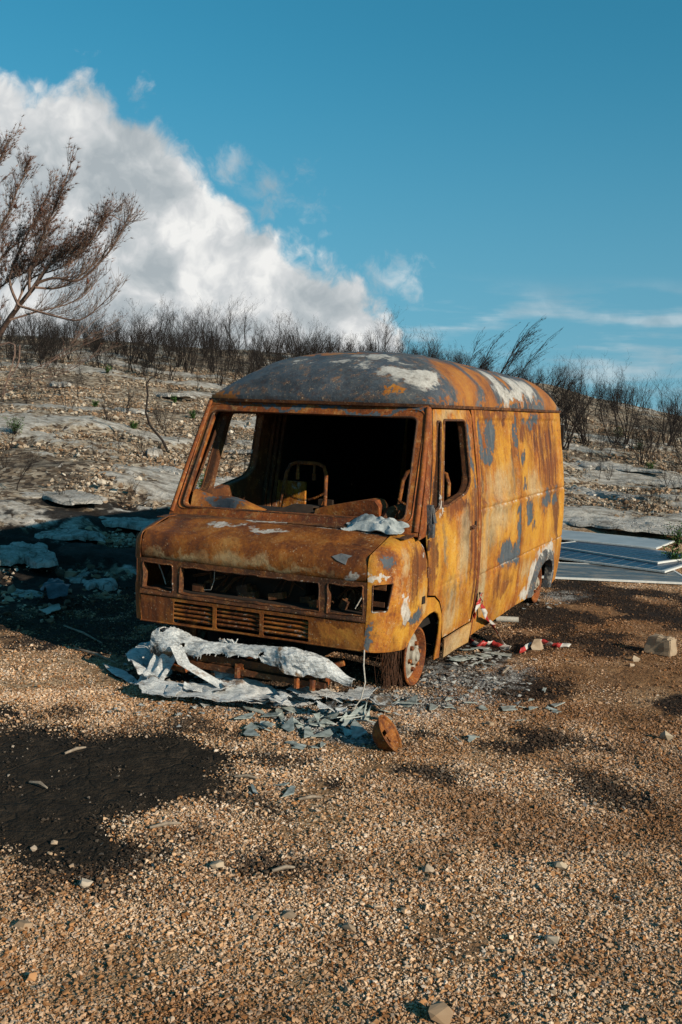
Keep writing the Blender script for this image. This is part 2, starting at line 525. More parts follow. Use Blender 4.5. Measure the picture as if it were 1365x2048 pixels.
# hillside: burnt soil, chips and pale rock
hv = vor(t, P, 13, 'F1', 'Color')
hvv = nd(t, 'ShaderNodeSeparateColor', {0: hv}).outputs[1]
hs = ramp(t, mth(t, 'ADD', mth(t, 'MULTIPLY', hvv, .55), mth(t, 'MULTIPLY', g2, .5)), [(.25, (.045, .032, .024)), (.40, (.14, .095, .062)), (.56, (.32, .24, .165)), (.80, (.52, .44, .345))])
burn = mapr(t, mth(t, 'ADD', nse(t, P, .55, 4, .65), mth(t, 'MULTIPLY', mth(t, 'SUBTRACT', g2, .5), .35)), .50, .64, smooth=True)
hs = mixc(t, mth(t, 'MULTIPLY', burn, .6), hs, (.032, .024, .02))
rn = nse(t, mapping(t, P, scale=(1, 1.6, 1)), 3.4, 5, .7)
rock_c = ramp(t, rn, [(.30, (.11, .09, .075)), (.44, (.32, .285, .245)), (.58, (.54, .50, .45)), (.75, (.64, .60, .555))])
rm = mapr(t, mth(t, 'ADD', rock, mth(t, 'MULTIPLY', mth(t, 'SUBTRACT', nse(t, mapping(t, P, scale=(1, 1.5, 1), rot=(0, 0, .35)), 4.5, 5, .72), .5), 2.6)), .62, .80, smooth=True)
hillc = mixc(t, rm, hs, rock_c)
hmask = mapr(t, mth(t, 'ADD', hill, mth(t, 'MULTIPLY', mth(t, 'SUBTRACT', g1, .5), .06)), .0, .03, smooth=True)
col = mixc(t, hmask, near, hillc)
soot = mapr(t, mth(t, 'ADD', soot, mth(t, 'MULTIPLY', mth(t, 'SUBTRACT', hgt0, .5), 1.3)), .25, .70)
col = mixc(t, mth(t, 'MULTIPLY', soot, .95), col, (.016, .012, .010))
tarc = ramp(t, g2, [(.30, (.013, .010, .007)), (.55, (.030, .022, .015)), (.75, (.065, .045, .030))])
tare = mapr(t, mth(t, 'ADD', tar, mth(t, 'MULTIPLY', mth(t, 'SUBTRACT', hgt0, .5), 1.2)), .32, .62)
col = mixc(t, tare, col, tarc)
col = mixc(t, mth(t, 'MULTIPLY', ash, .8), col, (.42, .42, .41))
crk = vor(t, vmth(t, 'ADD', P, vscale(t, nse(t, P, 2.5, 3, .6, col=True), .5)), 3.0, 'DISTANCE_TO_EDGE')
hgt = mth(t, 'ADD', hgt0, mth(t, 'MULTIPLY', tar, mth(t, 'ADD', mapr(t, crk, 0, .05, -.22, 0), mth(t, 'MULTIPLY', g1, 2.0))))
finish(t, out, col, rough=.95, height=hgt, bump=.8, dist=.05, spec=.12)
ground = build_ground()
ground.data.materials.append(m_ground)
tag(ground, 'brown gravel lot rising into a burnt rocky hillside', 'ground', kind='structure')

# ------------------------------------------------------------------ scattered gravel (uncountable)
def stone_mesh(rng, size, flat=.6, npts=11):
    bm = bmesh.new()
    for _ in range(npts):
        d = Vector((rng.gauss(0, 1), rng.gauss(0, 1), rng.gauss(0, 1))).normalized() * rng.uniform(.75, 1.05)
        bm.verts.new((d.x * size, d.y * size * rng.uniform(.7, 1.0), d.z * size * flat))
    r_ = bmesh.ops.convex_hull(bm, input=bm.verts[:])
    junk = [g for g in r_['geom_interior'] if isinstance(g, bmesh.types.BMVert)]
    bmesh.ops.delete(bm, geom=junk, context='VERTS')
    bmesh.ops.recalc_face_normals(bm, faces=bm.faces[:])
    bm.verts.index_update()
    vs = [v.co.copy() for v in bm.verts]
    fs = [tuple(v.index for v in f.verts) for f in bm.faces]
    bm.free()
    return vs, fs
def cluster(rng, n, rad, med, name, mat):
    vs, fs, rv = [], [], []
    for _ in range(n):
        s = min(med * (2.8 if n > 9 else 1.5), med * math.exp(rng.gauss(0, .50)))
        v, f = stone_mesh(rng, s, rng.uniform(.45, .8), 9)
        a, q = rng.uniform(0, 6.283), rad * math.sqrt(rng.random())
        rot = Matrix.Rotation(rng.uniform(0, 6.283), 3, 'Z') @ Matrix.Rotation(rng.uniform(-.5, .5), 3, 'X')
        off = Vector((math.cos(a) * q, math.sin(a) * q, s * rng.uniform(.05, .45)))
        k = len(vs)
        vs += [rot @ p + off for p in v]
        fs += [tuple(i + k for i in q_) for q_ in f]
        rv += [rng.random()] * len(v)
    me = bpy.data.meshes.new(name)
    me.from_pydata(vs, [], fs)
    at = me.attributes.new('rnd', 'FLOAT', 'POINT')
    at.data.foreach_set('value', rv)
    me.materials.append(mat)
    return bpy.data.objects.new(name, me)
def scatter(name, pts, rot, scl, idx, protos, label, cat):
    coll = bpy.data.collections.new(name + '_pieces')
    for k, o in enumerate(protos):
        o.name = '%s_piece_%02d' % (name, k)
        coll.objects.link(o)
    me = bpy.data.meshes.new(name)
    n = len(pts)
    me.vertices.add(n)
    me.vertices.foreach_set('co', np.asarray(pts, np.float32).ravel())
    for nm, ty, da, key in (('rot', 'FLOAT_VECTOR', rot, 'vector'), ('scl', 'FLOAT', scl, 'value'), ('idx', 'INT', idx, 'value')):
        at = me.attributes.new(nm, ty, 'POINT')
        at.data.foreach_set(key, np.asarray(da, np.int32 if ty == 'INT' else np.float32).ravel())
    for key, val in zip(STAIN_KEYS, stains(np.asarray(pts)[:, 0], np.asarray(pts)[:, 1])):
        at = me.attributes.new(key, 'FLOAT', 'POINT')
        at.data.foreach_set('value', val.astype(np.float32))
    me.update()
    o = link(bpy.data.objects.new(name, me))
    g = bpy.data.node_groups.new(name, 'GeometryNodeTree')
    g.interface.new_socket('Geometry', in_out='INPUT', socket_type='NodeSocketGeometry')
    g.interface.new_socket('Geometry', in_out='OUTPUT', socket_type='NodeSocketGeometry')
    gi, go = g.nodes.new('NodeGroupInput'), g.nodes.new('NodeGroupOutput')
    ci = nd(g, 'GeometryNodeCollectionInfo', {'Collection': coll, 'Separate Children': True, 'Reset Children': True})
    def attr(nm, ty):
        return nd(g, 'GeometryNodeInputNamedAttribute', {'Name': nm}, data_type=ty).outputs['Attribute']
    ip = nd(g, 'GeometryNodeInstanceOnPoints', {'Points': gi.outputs[0], 'Instance': ci.outputs[0], 'Pick Instance': True, 'Instance Index': attr('idx', 'INT'), 'Rotation': attr('rot', 'FLOAT_VECTOR'), 'Scale': attr('scl', 'FLOAT')})
    g.links.new(ip.outputs[0], go.inputs[0])
    md = o.modifiers.new('scatter', 'NODES')
    md.node_group = g
    return tag(o, label, cat, kind='stuff')
def gravel_mat(name, stops, stains=True):
    m_, t, out = new_mat(name)
    P = world_co(t)
    r1 = nd(t, 'ShaderNodeAttribute', attribute_name='rnd').outputs['Fac']
    r2 = nd(t, 'ShaderNodeObjectInfo').outputs['Random']
    k = mth(t, 'FRACT', mth(t, 'ADD', r1, r2))
    c = ramp(t, k, stops)
    dust = nse(t, P, .9, 3, .6)
    c = mixc(t, 1.0, c, ramp(t, nse(t, P, 2.4, 4, .68), [(.34, (.55, .48, .42)), (.45, (.84, .80, .77)), (.54, (1.0, 1.0, 1.0))]), 'MULTIPLY')
    c = mixc(t, mapr(t, dust, .46, .70, 0, .5), c, (.29, .14, .055))
    if stains:
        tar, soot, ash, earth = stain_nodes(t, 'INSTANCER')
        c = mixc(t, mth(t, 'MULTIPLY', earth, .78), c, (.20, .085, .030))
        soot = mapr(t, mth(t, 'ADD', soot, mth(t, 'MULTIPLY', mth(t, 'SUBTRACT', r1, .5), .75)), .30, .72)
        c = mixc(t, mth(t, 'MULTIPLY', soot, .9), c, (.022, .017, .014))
        tar = mapr(t, mth(t, 'ADD', tar, mth(t, 'MULTIPLY', mth(t, 'SUBTRACT', r1, .5), .6)), .25, .65)
        c = mixc(t, mth(t, 'MULTIPLY', tar, mapr(t, k, .85, 1.0, .96, .40)), c, (.014, .012, .010))
        c = mixc(t, mth(t, 'MULTIPLY', ash, .75), c, (.46, .46, .45))
    finish(t, out, c, rough=.9, spec=.2)
    return m_
rng = random.Random(11)
m_grav = gravel_mat('gravel', [(0, (.22, .088, .030)), (.12, (.42, .195, .075)), (.28, (.57, .335, .175)), (.5, (.67, .45, .285)), (.8, (.74, .545, .385)), (.95, (.77, .63, .51)), (1.0, (.38, .32, .28))])
m_stone = gravel_mat('hill_stone', [(0, (.13, .09, .06)), (.3, (.28, .20, .135)), (.6, (.43, .34, .25)), (.85, (.53, .46, .37)), (1.0, (.62, .57, .50))])
nr = np.random.RandomState(5)
def sector(n, r0, r1, a0, a1, pw=2.0):
    u = nr.rand(n)
    r = (r0 ** pw + u * (r1 ** pw - r0 ** pw)) ** (1 / pw)
    a = np.radians(a0 + nr.rand(n) * (a1 - a0))
    return CAM[0] + r * np.sin(a), CAM[1] + r * np.cos(a)
def put(name, x, y, protos, s0, s1, label, cat, sink=0.0, tilt=.15):
    n = len(x)
    z = ground_h(x, y) - sink
    rot = np.stack([(nr.rand(n) - .5) * tilt, (nr.rand(n) - .5) * tilt, nr.rand(n) * 6.283], -1)
    return scatter(name, np.stack([x, y, z], -1), rot, s0 + nr.rand(n) * (s1 - s0), nr.randint(0, len(protos), n), protos, label, cat)
x1, y1 = sector(24000, 1.7, 6.4, -62, 12, 1.6)
x2, y2 = sector(17000, 6.2, 15.5, -52, 4, 1.7)
x, y = np.concatenate([x1, x2]), np.concatenate([y1, y2])
tar_, soot_, ash_, earth_ = stains(x, y)
keep = tar_ < .30 + .75 * nr.rand(len(x)) ** 1.5
keep &= hill_t(x, y) < .02
keep &= (fbm(x * 1.7, y * 1.7, 71, 4) > .34) | (nr.rand(len(x)) < .30)
x, y = x[keep], y[keep]
put('gravel', x, y, [cluster(rng, 34, .085, .0044, 'p', m_grav) for _ in range(12)], .75, 1.35, 'loose beige and brown crushed limestone gravel on the lot', 'gravel')
x, y = sector(2600, 1.7, 14, -60, 10, 1.5)
keep = ((stain_np(TAR, x, y) > 1.0) | (nr.rand(len(x)) < .10)) & (hill_t(x, y) < .02)
put('coarse_gravel', x[keep], y[keep], [cluster(rng, 2, .10, .0125, 'p', m_grav) for _ in range(10)], .6, 1.25, 'coarser stone chips lying among the gravel', 'gravel')
x, y = sector(22000, 7.8, 34, -54, 0, 1.25)
keep = (hill_t(x, y) > .0) & (rockmask(x, y) + .35 * nr.rand(len(x)) < .6) & (fbm(x * .6, y * .6, 31, 3) < .58) & (stains(x, y)[1] < .30 + .5 * nr.rand(len(x)))
put('hillside_stones', x[keep], y[keep], [cluster(rng, 15, .32, .021, 'p', m_stone) for _ in range(10)], .5, 1.5, 'loose pale stones strewn over the burnt hillside', 'stones', sink=.01)

# ------------------------------------------------------------------ burnt metal materials
DARK, BROWN, RED, ORANGE, OCHRE, PALE = (.022, .011, .007), (.085, .032, .012), (.20, .058, .012), (.36, .125, .016), (.47, .215, .026), (.56, .40, .21)
STEEL, WHITE = (.085, .105, .125), (.62, .60, .56)
PAL = {'side': [(.24, (.06, .021, .010)), (.35, (.16, .043, .009)), (.43, (.31, .088, .010)), (.52, (.44, .172, .014)), (.62, (.49, .235, .024)), (.76, (.54, .36, .14))],
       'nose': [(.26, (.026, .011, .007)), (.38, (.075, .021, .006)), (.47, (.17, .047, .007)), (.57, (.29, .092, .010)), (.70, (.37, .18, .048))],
       'dark': [(.25, DARK), (.42, (.06, .024, .011)), (.58, (.14, .045, .012)), (.76, (.30, .11, .02))],
       'red':  [(.24, DARK), (.40, (.12, .031, .009)), (.54, (.27, .068, .010)), (.72, (.40, .15, .022))],
       'roof': [(.25, (.035, .043, .055)), (.44, (.06, .072, .088)), (.58, (.10, .11, .12)), (.70, (.20, .17, .14)), (.84, (.36, .21, .09))]}
def rust(name, pal='side', seed=0.0, streak=.5, grey=.0, white=.0, gsp=(), wsp=(), osp=(), dsp=(), psp=(), ysp=(), ksp=(), lines=(), scale=1.0, rough=(.62, .9), mot=.6, warp=.20):
    m_, t, out = new_mat(name)
    P = obj_co(t)
    Q = vmth(t, 'ADD', P, (seed * 3.1, seed * 1.7, seed * 2.3))
    wc = vmth(t, 'SUBTRACT', nse(t, Q, 4.5, 4, .66, col=True), (.5, .5, .5))
    PW = vmth(t, 'ADD', P, vscale(t, wc, warp * 2.0))
    a = nse(t, mapping(t, Q, scale=(1, 1, .6)), 3.4 * scale, 6, .70)
    s = nse(t, mapping(t, Q, scale=(10, 10, .6)), 1.6 * scale, 4, .62)
    f = nse(t, Q, 42, 4, .72)
    mo = nse(t, Q, 12 * scale, 5, .7)
    k = mth(t, 'ADD', mth(t, 'MULTIPLY', a, 1.0 - .4 * streak), mth(t, 'ADD', mth(t, 'MULTIPLY', s, .4 * streak), mth(t, 'MULTIPLY', mth(t, 'SUBTRACT', f, .5), .26)))
    c = ramp(t, k, PAL[pal])
    if mot > 0:
        tan = (.46, .27, .10) if pal in ('side', 'red') else (.33, .145, .040)
        c = mixc(t, mapr(t, mo, .53, .70, 0, mot), c, tan)
        c = mixc(t, mapr(t, mo, .46, .30, 0, mot), c, (.075, .030, .012))
    var = nse(t, vmth(t, 'ADD', Q, (2, 5, 8)), 1.9 * scale, 6, .72)
    c = mixc(t, 1.0, c, ramp(t, var, [(.30, (.42, .36, .33)), (.46, (.85, .83, .80)), (.56, (1.0, 1.0, 1.0)), (.72, (1.28, 1.30, 1.35))]), 'MULTIPLY')
    fs = mth(t, 'ADD', mth(t, 'MULTIPLY', mth(t, 'SUBTRACT', f, .5), .55), mth(t, 'MULTIPLY', mth(t, 'SUBTRACT', mo, .5), .7))
    ws = mth(t, 'ADD', fs, mth(t, 'MULTIPLY', mth(t, 'SUBTRACT', s, .5), 2.6 * streak))
    if ysp:
        c = mixc(t, mapr(t, blobs(t, PW, ysp, ws), 1.3, .4, 0, .85), c, ramp(t, k, [(.36, (.36, .13, .012)), (.5, (.52, .25, .020)), (.64, (.58, .32, .05))]))
    if ksp:
        c = mixc(t, mapr(t, blobs(t, PW, ksp, ws), 1.25, .4, 0, .82), c, ramp(t, mo, [(.36, (.075, .060, .040)), (.52, (.15, .12, .080)), (.66, (.26, .215, .15))]))
    if dsp:
        c = mixc(t, mapr(t, blobs(t, PW, dsp, ws), 1.2, .6, 0, .88), c, ramp(t, s, [(.35, (.065, .020, .008)), (.55, (.17, .046, .010)), (.7, (.30, .09, .012))]))
    if psp:
        c = mixc(t, mapr(t, blobs(t, PW, psp, ws), 1.3, .3, 0, .8), c, ramp(t, mth(t, 'ADD', mth(t, 'MULTIPLY', f, .5), mth(t, 'MULTIPLY', mo, .5)), [(.32, (.24, .15, .07)), (.5, (.42, .30, .15)), (.7, (.56, .46, .30))]))
    fl_ = nse(t, Q, 95, 2, .5)
    c = mixc(t, mth(t, 'MULTIPLY', mapr(t, fl_, .64, .70), mapr(t, mo, .45, .60, .1, .8)), c, (.50, .40, .27))
    c = mixc(t, mth(t, 'MULTIPLY', mapr(t, fl_, .36, .30), .7), c, (.035, .014, .008))
    hgt = mth(t, 'ADD', mth(t, 'MULTIPLY', f, .5), mth(t, 'MULTIPLY', mo, .7))
    gm = None
    if grey > 0:
        gm = mapr(t, mth(t, 'ADD', nse(t, vmth(t, 'ADD', Q, (7, 3, 1)), 2.6 * scale, 6, .6), mth(t, 'MULTIPLY', mth(t, 'SUBTRACT', f, .5), .10)), .70 - grey * .30, .72 - grey * .30)
    if gsp:
        gd = blobs(t, PW, gsp, mth(t, 'MULTIPLY', fs, 1.7))
        c = mixc(t, mapr(t, gd, 1.5, 1.0, 0, .62), c, (.16, .048, .012))
        g2 = mapr(t, gd, 1.06, .90)
        gm = g2 if gm is None else mth(t, 'MAXIMUM', gm, g2)
    if gm is not None:
        gcol = ramp(t, mth(t, 'ADD', mth(t, 'MULTIPLY', f, .5), mth(t, 'MULTIPLY', s, .5)), [(.30, (.035, .043, .052)), (.52, (.068, .082, .098)), (.70, (.13, .145, .155))])
        gcol = mixc(t, mapr(t, mo, .60, .66), gcol, (.17, .075, .022))
        c = mixc(t, gm, c, gcol)
    if osp:
        c = mixc(t, mapr(t, blobs(t, PW, osp, fs), 1.12, .8), c, ramp(t, mth(t, 'ADD', mth(t, 'MULTIPLY', f, .4), mth(t, 'MULTIPLY', a, .6)), [(.35, (.14, .045, .012)), (.5, (.33, .115, .017)), (.66, (.43, .20, .03))]))
    wm = None
    if white > 0:
        wm = mapr(t, mth(t, 'ADD', nse(t, vmth(t, 'ADD', Q, (1, 9, 4)), 4.0 * scale, 6, .74), mth(t, 'MULTIPLY', mth(t, 'SUBTRACT', s, .5), .22)), .76 - white * .26, .82 - white * .26)
    if wsp:
        w2 = mapr(t, blobs(t, PW, wsp, mth(t, 'MULTIPLY', fs, 1.6)), 1.12, .8)
        wm = w2 if wm is None else mth(t, 'MAXIMUM', wm, w2)
    if lines:
        z_ = nd(t, 'ShaderNodeSeparateXYZ', {0: P}).outputs[2]
        for zc in lines:
            ln = mapr(t, mth(t, 'ABSOLUTE', mth(t, 'SUBTRACT', z_, zc)), .002, .011, 1, 0)
            ln = mth(t, 'MULTIPLY', ln, mth(t, 'MULTIPLY', mapr(t, mo, .47, .62), mapr(t, a, .42, .60)))
            wm = ln if wm is None else mth(t, 'MAXIMUM', wm, ln)
    if wm is not None:
        c = mixc(t, mth(t, 'MULTIPLY', wm, .9), c, ramp(t, mth(t, 'ADD', mth(t, 'MULTIPLY', f, .5), mth(t, 'MULTIPLY', mo, .5)), [(.34, (.20, .17, .14)), (.48, (.45, .42, .38)), (.62, WHITE)]))
    finish(t, out, c, rough=mapr(t, f, .3, .7, rough[0], rough[1]), height=hgt, bump=.5, dist=.012, spec=.3)
    return m_
def simple(name, c0, c1, scale=20, rough=.9, bump=.3, metal=0.0, spec=.3):
    m_, t, out = new_mat(name)
    P = obj_co(t)
    n = nse(t, P, scale, 5, .65)
    finish(t, out, ramp(t, n, [(.3, c0), (.7, c1)]), rough=rough, height=n, bump=bump, dist=.01, metal=metal, spec=spec)
    return m_
m_soot = simple('soot', (.006, .005, .005), (.018, .013, .010), 14)  # soot; its near-black also puts deep shade into the van's inside
m_inner = rust('inner_rust', 'dark', 4.0, streak=.8, white=.08)
m_innersoot = simple('sooty_inner', (.010, .008, .007), (.05, .028, .016), 9)
m_rub = rust('frame_rust', 'dark', 6.0, streak=.2, white=.18, scale=1.6)
m_edge = rust('edge_ash', 'dark', 53.0, streak=.1, white=.58, scale=2.2)
m_pillar = rust('pillar_rust', 'red', 7.0, streak=.35, white=.05)
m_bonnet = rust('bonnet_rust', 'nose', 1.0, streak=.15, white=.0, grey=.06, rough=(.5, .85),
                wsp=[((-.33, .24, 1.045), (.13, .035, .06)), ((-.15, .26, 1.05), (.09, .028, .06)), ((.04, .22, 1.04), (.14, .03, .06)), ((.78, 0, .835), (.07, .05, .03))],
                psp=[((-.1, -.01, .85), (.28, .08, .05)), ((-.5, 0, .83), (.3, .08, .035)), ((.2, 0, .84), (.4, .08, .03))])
m_apron = rust('apron_rust', 'nose', 2.0, streak=.4, white=.10, osp=[((.66, 0, .47), (.17, .1, .08)), ((.30, 0, .39), (.3, .1, .02))], dsp=[((-.72, 0, .46), (.16, .1, .12))])
m_grille = rust('grille_rust', 'dark', 3.0, streak=.1, white=.24, scale=1.8)
m_fender = rust('fender_rust', 'side', 9.0, streak=.4, white=.06, grey=.10,
                gsp=[((.95, .12, .93), (.08, .06, .04)), ((.98, .46, .52), (.1, .13, .06)), ((.88, .02, .47), (.03, .05, .09))],
                wsp=[((.98, .34, .60), (.1, .06, .075)), ((.9, .05, .845), (.1, .12, .016)), ((.97, .30, .70), (.1, .025, .05)), ((.95, .62, 1.02), (.08, .03, .06))],
                dsp=[((.98, .5, .85), (.1, .12, .2)), ((.98, .62, .95), (.1, .08, .2)), ((.93, .12, .95), (.1, .12, .08))],
                ysp=[((.98, .55, .60), (.1, .2, .10)), ((.97, .3, .44), (.1, .12, .07)), ((.98, .95, .5), (.1, .2, .2))], psp=[((.97, .30, .9), (.06, .05, .14)), ((.98, .62, .60), (.1, .06, .08))])
m_door = rust('door_rust', 'side', 12.0, lines=(.265,), streak=.6, white=.04, grey=.03,
              gsp=[((.95, 1.70, 1.62), (.1, .035, .22)), ((.95, .80, 1.12), (.1, .03, .04)), ((.9, 1.70, 1.35), (.1, .02, .12))],
              psp=[((.98, 1.45, .82), (.1, .12, .26)), ((.98, 1.25, .40), (.1, .2, .10)), ((.92, 1.3, 1.86), (.1, .35, .05))],
              dsp=[((.98, 1.72, .9), (.12, .09, .6)), ((.96, 1.3, 1.17), (.1, .35, .05)), ((.98, .8, .9), (.1, .08, .3))],
              wsp=[((.95, .98, 1.19), (.1, .05, .025))],
              ysp=[((.98, .84, .85), (.1, .10, .28)), ((.97, 1.08, 1.02), (.1, .16, .16)), ((.97, 1.5, .36), (.1, .35, .09)), ((.98, 1.15, .75), (.1, .12, .3))],
              ksp=[((.98, 1.54, .95), (.1, .10, .26)), ((.98, 1.22, .56), (.1, .13, .12)), ((.93, 1.71, 1.45), (.1, .05, .4)), ((.98, 1.05, .9), (.1, .05, .2))])
m_panel = rust('cargo_rust', 'side', 15.0, lines=(1.115, .60), streak=.7, white=.03, grey=.0,
               gsp=[((.93, 2.28, 1.70), (.1, .15, .15)), ((.93, 2.22, 1.52), (.1, .19, .07)), ((.93, 2.0, 1.62), (.1, .07, .13)), ((.95, 3.05, 1.70), (.1, .05, .20)), ((.99, 3.07, .85), (.1, .045, .30)), ((.99, 2.68, .68), (.1, .26, .10)), ((.99, 2.95, .66), (.1, .14, .10))],
               psp=[((.98, 2.5, 1.30), (.1, .45, .20)), ((.99, 2.4, 1.0), (.1, .5, .16)), ((.98, 2.0, .6), (.1, .15, .4))],
               dsp=[((.9, 2.4, 1.86), (.1, .65, .07)), ((.99, 2.6, .42), (.1, .3, .12)), ((.95, 2.95, 1.5), (.1, .06, .3)), ((.98, 1.95, 1.3), (.1, .05, .5))],
               ysp=[((.95, 2.6, 1.52), (.1, .42, .22)), ((.98, 2.1, .9), (.1, .2, .3)), ((.98, 2.7, .40), (.1, .5, .16)), ((.98, 2.9, 1.0), (.1, .15, .2))],
               ksp=[((.98, 2.2, .92), (.1, .16, .14)), ((.98, 2.0, .45), (.1, .10, .2)), ((.98, 2.45, 1.06), (.1, .3, .06))],
               osp=[((.99, 3.09, .7), (.02, .02, .02))])
m_rearp = rust('rear_rust', 'side', 18.0, lines=(1.115, .60), streak=1.0, white=.03, grey=.0,
               gsp=[((.93, 3.6, 1.83), (.1, .35, .06)), ((.96, 3.25, 1.50), (.1, .07, .07)), ((.97, 3.45, 1.0), (.1, .13, .10)), ((.97, 3.6, .86), (.1, .05, .06)), ((.97, 4.1, 1.03), (.1, .20, .07)), ((.97, 4.45, 1.04), (.1, .10, .08)), ((.96, 3.3, 1.24), (.1, .05, .04))],
               wsp=[((.97, 4.12, .50), (.1, .36, .10)), ((.97, 3.68, .30), (.1, .14, .18)), ((.97, 3.5, .2), (.1, .2, .06))],
               dsp=[((.95, 4.1, 1.62), (.12, .50, .22)), ((.96, 4.25, 1.35), (.12, .38, .3)), ((.95, 3.4, 1.75), (.1, .35, .1)), ((.96, 4.5, .9), (.12, .15, .3))],
               psp=[((.97, 3.6, 1.2), (.1, .3, .12)), ((.97, 3.4, .45), (.1, .2, .1))],
               ysp=[((.97, 3.5, .75), (.1, .36, .3)), ((.97, 4.55, .85), (.1, .3, .4)), ((.96, 3.36, 1.38), (.1, .2, .24)), ((.97, 4.0, .75), (.1, .4, .2))])
m_roof = rust('roof_rust', 'roof', 21.0, streak=.2, white=.20, grey=.2, rough=(.42, .75),
              wsp=[((.15, 1.10, 2.24), (.22, .14, .05)), ((.55, 1.10, 2.13), (.17, .15, .10)), ((.25, 1.35, 2.30), (.3, .1, .05)), ((.72, 1.20, 2.12), (.08, .25, .12)), ((-.3, 1.2, 2.25), (.2, .05, .03)),
                   ((.80, 2.75, 2.14), (.2, .16, .20)), ((.80, 3.35, 2.12), (.2, .20, .17)), ((.80, 3.75, 2.10), (.2, .22, .14)), ((.8, 3.1, 2.03), (.2, .4, .05))],
              osp=[((.8, 1.75, 2.12), (.28, .28, .3)), ((.8, 2.35, 2.12), (.28, .20, .3)), ((.82, 4.45, 2.1), (.4, .34, .35)), ((.8, 3.05, 2.22), (.12, .10, .12)), ((.8, 3.52, 2.22), (.12, .07, .12)), ((.60, .92, 2.0), (.06, .05, .02)), ((-.75, 1.2, 2.1), (.15, .05, .15)), ((-.4, 1.5, 2.29), (.7, .10, .03)), ((.86, 2.5, 1.96), (.06, 1.8, .025)), ((-.8, .92, 1.95), (.2, .1, .03)), ((.5, 3.5, 2.32), (.3, 1.5, .05))],
              gsp=[((.76, 1.95, 2.14), (.12, .15, .10)), ((.84, 1.85, 1.98), (.1, .1, .06))])
m_skirt = rust('skirt_rust', 'side', 25.0, streak=.2, white=.35, grey=.06, psp=[((.95, 1.45, .16), (.2, .45, .2))])
m_ashy = rust('ashy_steel', 'roof', 27.0, streak=.1, white=.28, scale=4)
m_rim = rust('rim_rust', 'red', 29.0, streak=.0, white=.1, scale=3)

# ------------------------------------------------------------------ van body shape
def W(z):
    return .985 - .115 * ((z - .75) / 1.15) ** 2 if z > .75 else .985 - .055 * ((.75 - z) / .65) ** 2
def dent(a, b, s=0.0, k=.006):
    return k * (mnoise.noise(Vector((a * 2.3 + s, b * 2.3, s))) + .5 * mnoise.noise(Vector((a * 6.1, b * 6.1 + s, s * 2))))
def groove(x, c, wd, dp):
    return -dp * math.exp(-((x - c) / wd) ** 2)
def recess(u, v, x0, x1, y0, y1, r, dp):
    qx, qy = abs(u - (x0 + x1) / 2) - (x1 - x0) / 2 + r, abs(v - (y0 + y1) / 2) - (y1 - y0) / 2 + r
    d = math.hypot(max(qx, 0), max(qy, 0)) + min(max(qx, qy), 0) - r
    return -dp * sstep(.014, -.014, d)
def side(sx, off=0.0, dn=.011):
    def fn(y, z):
        x = W(z) - off + dent(y, z, 3 + sx, dn)
        if y > 1.87:
            x += groove(z, 1.122, .012, .011) + groove(z, .60, .012, .010)
            x += recess(y, z, 1.93, 3.05, 1.165, 1.82, .07, .015) + recess(y, z, 3.17, 4.72, 1.165, 1.82, .07, .015) + recess(y, z, 1.93, 3.05, .64, 1.08, .05, .010) + recess(y, z, 3.17, 4.72, .64, 1.08, .05, .010)
        elif y < 1.81:
            x += groove(z, .665, .012, .006) * sstep(.8, 1.0, y)
        yy = y
        if y > 4.80:
            a = min(1.0, (y - 4.80) / .22) * math.pi / 2
            x -= .14 * (1 - math.cos(a))
            yy = 4.80 + .16 * math.sin(a)
        return (sx * x, yy, z)
    return fn
def bez(p0, p1, p2, p3, s):
    q = 1 - s
    return tuple(q ** 3 * a + 3 * q * q * s * b + 3 * q * s * s * c + s ** 3 * d for a, b, c, d in zip(p0, p1, p2, p3))
PL = [bez((.850, .004), (.925, .010), (.975, .10), (.984, .32), i / 40) for i in range(41)]
PS = [0.0]
for i in range(40):
    PS.append(PS[-1] + math.hypot(PL[i + 1][0] - PL[i][0], PL[i + 1][1] - PL[i][1]))
SL = PS[-1]
def plan(s):
    if s >= SL:
        return (.984, .32 + s - SL)
    for i in range(40):
        if s <= PS[i + 1]:
            k = (s - PS[i]) / (PS[i + 1] - PS[i])
            return tuple(PL[i][j] * (1 - k) + PL[i + 1][j] * k for j in (0, 1))
ZR = .90
def nose_z(y):
    return .985 + .082 * min(1, max(0, (y - .03) / .30)) + .0 * y
def fender_fn(sx):
    def fn(s, w):
        px, py = plan(s)
        x = px * (W(min(w, ZR)) / .985)
        if w <= ZR:
            return (sx * (x + dent(s, w, 5, .005)), py, w)
        k = (w - ZR) / .20
        smax = .62
        ys = .035 + .40 * min(1, s / smax)
        tp = (.853, ys, nose_z(ys))
        zs = .975 + .085 * sstep(0, .5, s)
        p0 = (x, py, ZR)
        p1 = (x, py, zs)
        q = 1 - k
        r_ = [q * q * a + 2 * q * k * b + k * k * c for a, b, c in zip(p0, p1, tp)]
        return (sx * r_[0], r_[1], r_[2] + dent(s, w, 6, .004) * (1 - k))
    return fn
def s_of(y):
    return SL + y - .32

van = empty('burnt_van', (0, 0, 0))
tag(van, 'burnt-out rusty orange delivery van with missing windscreen on bare rims', 'van')

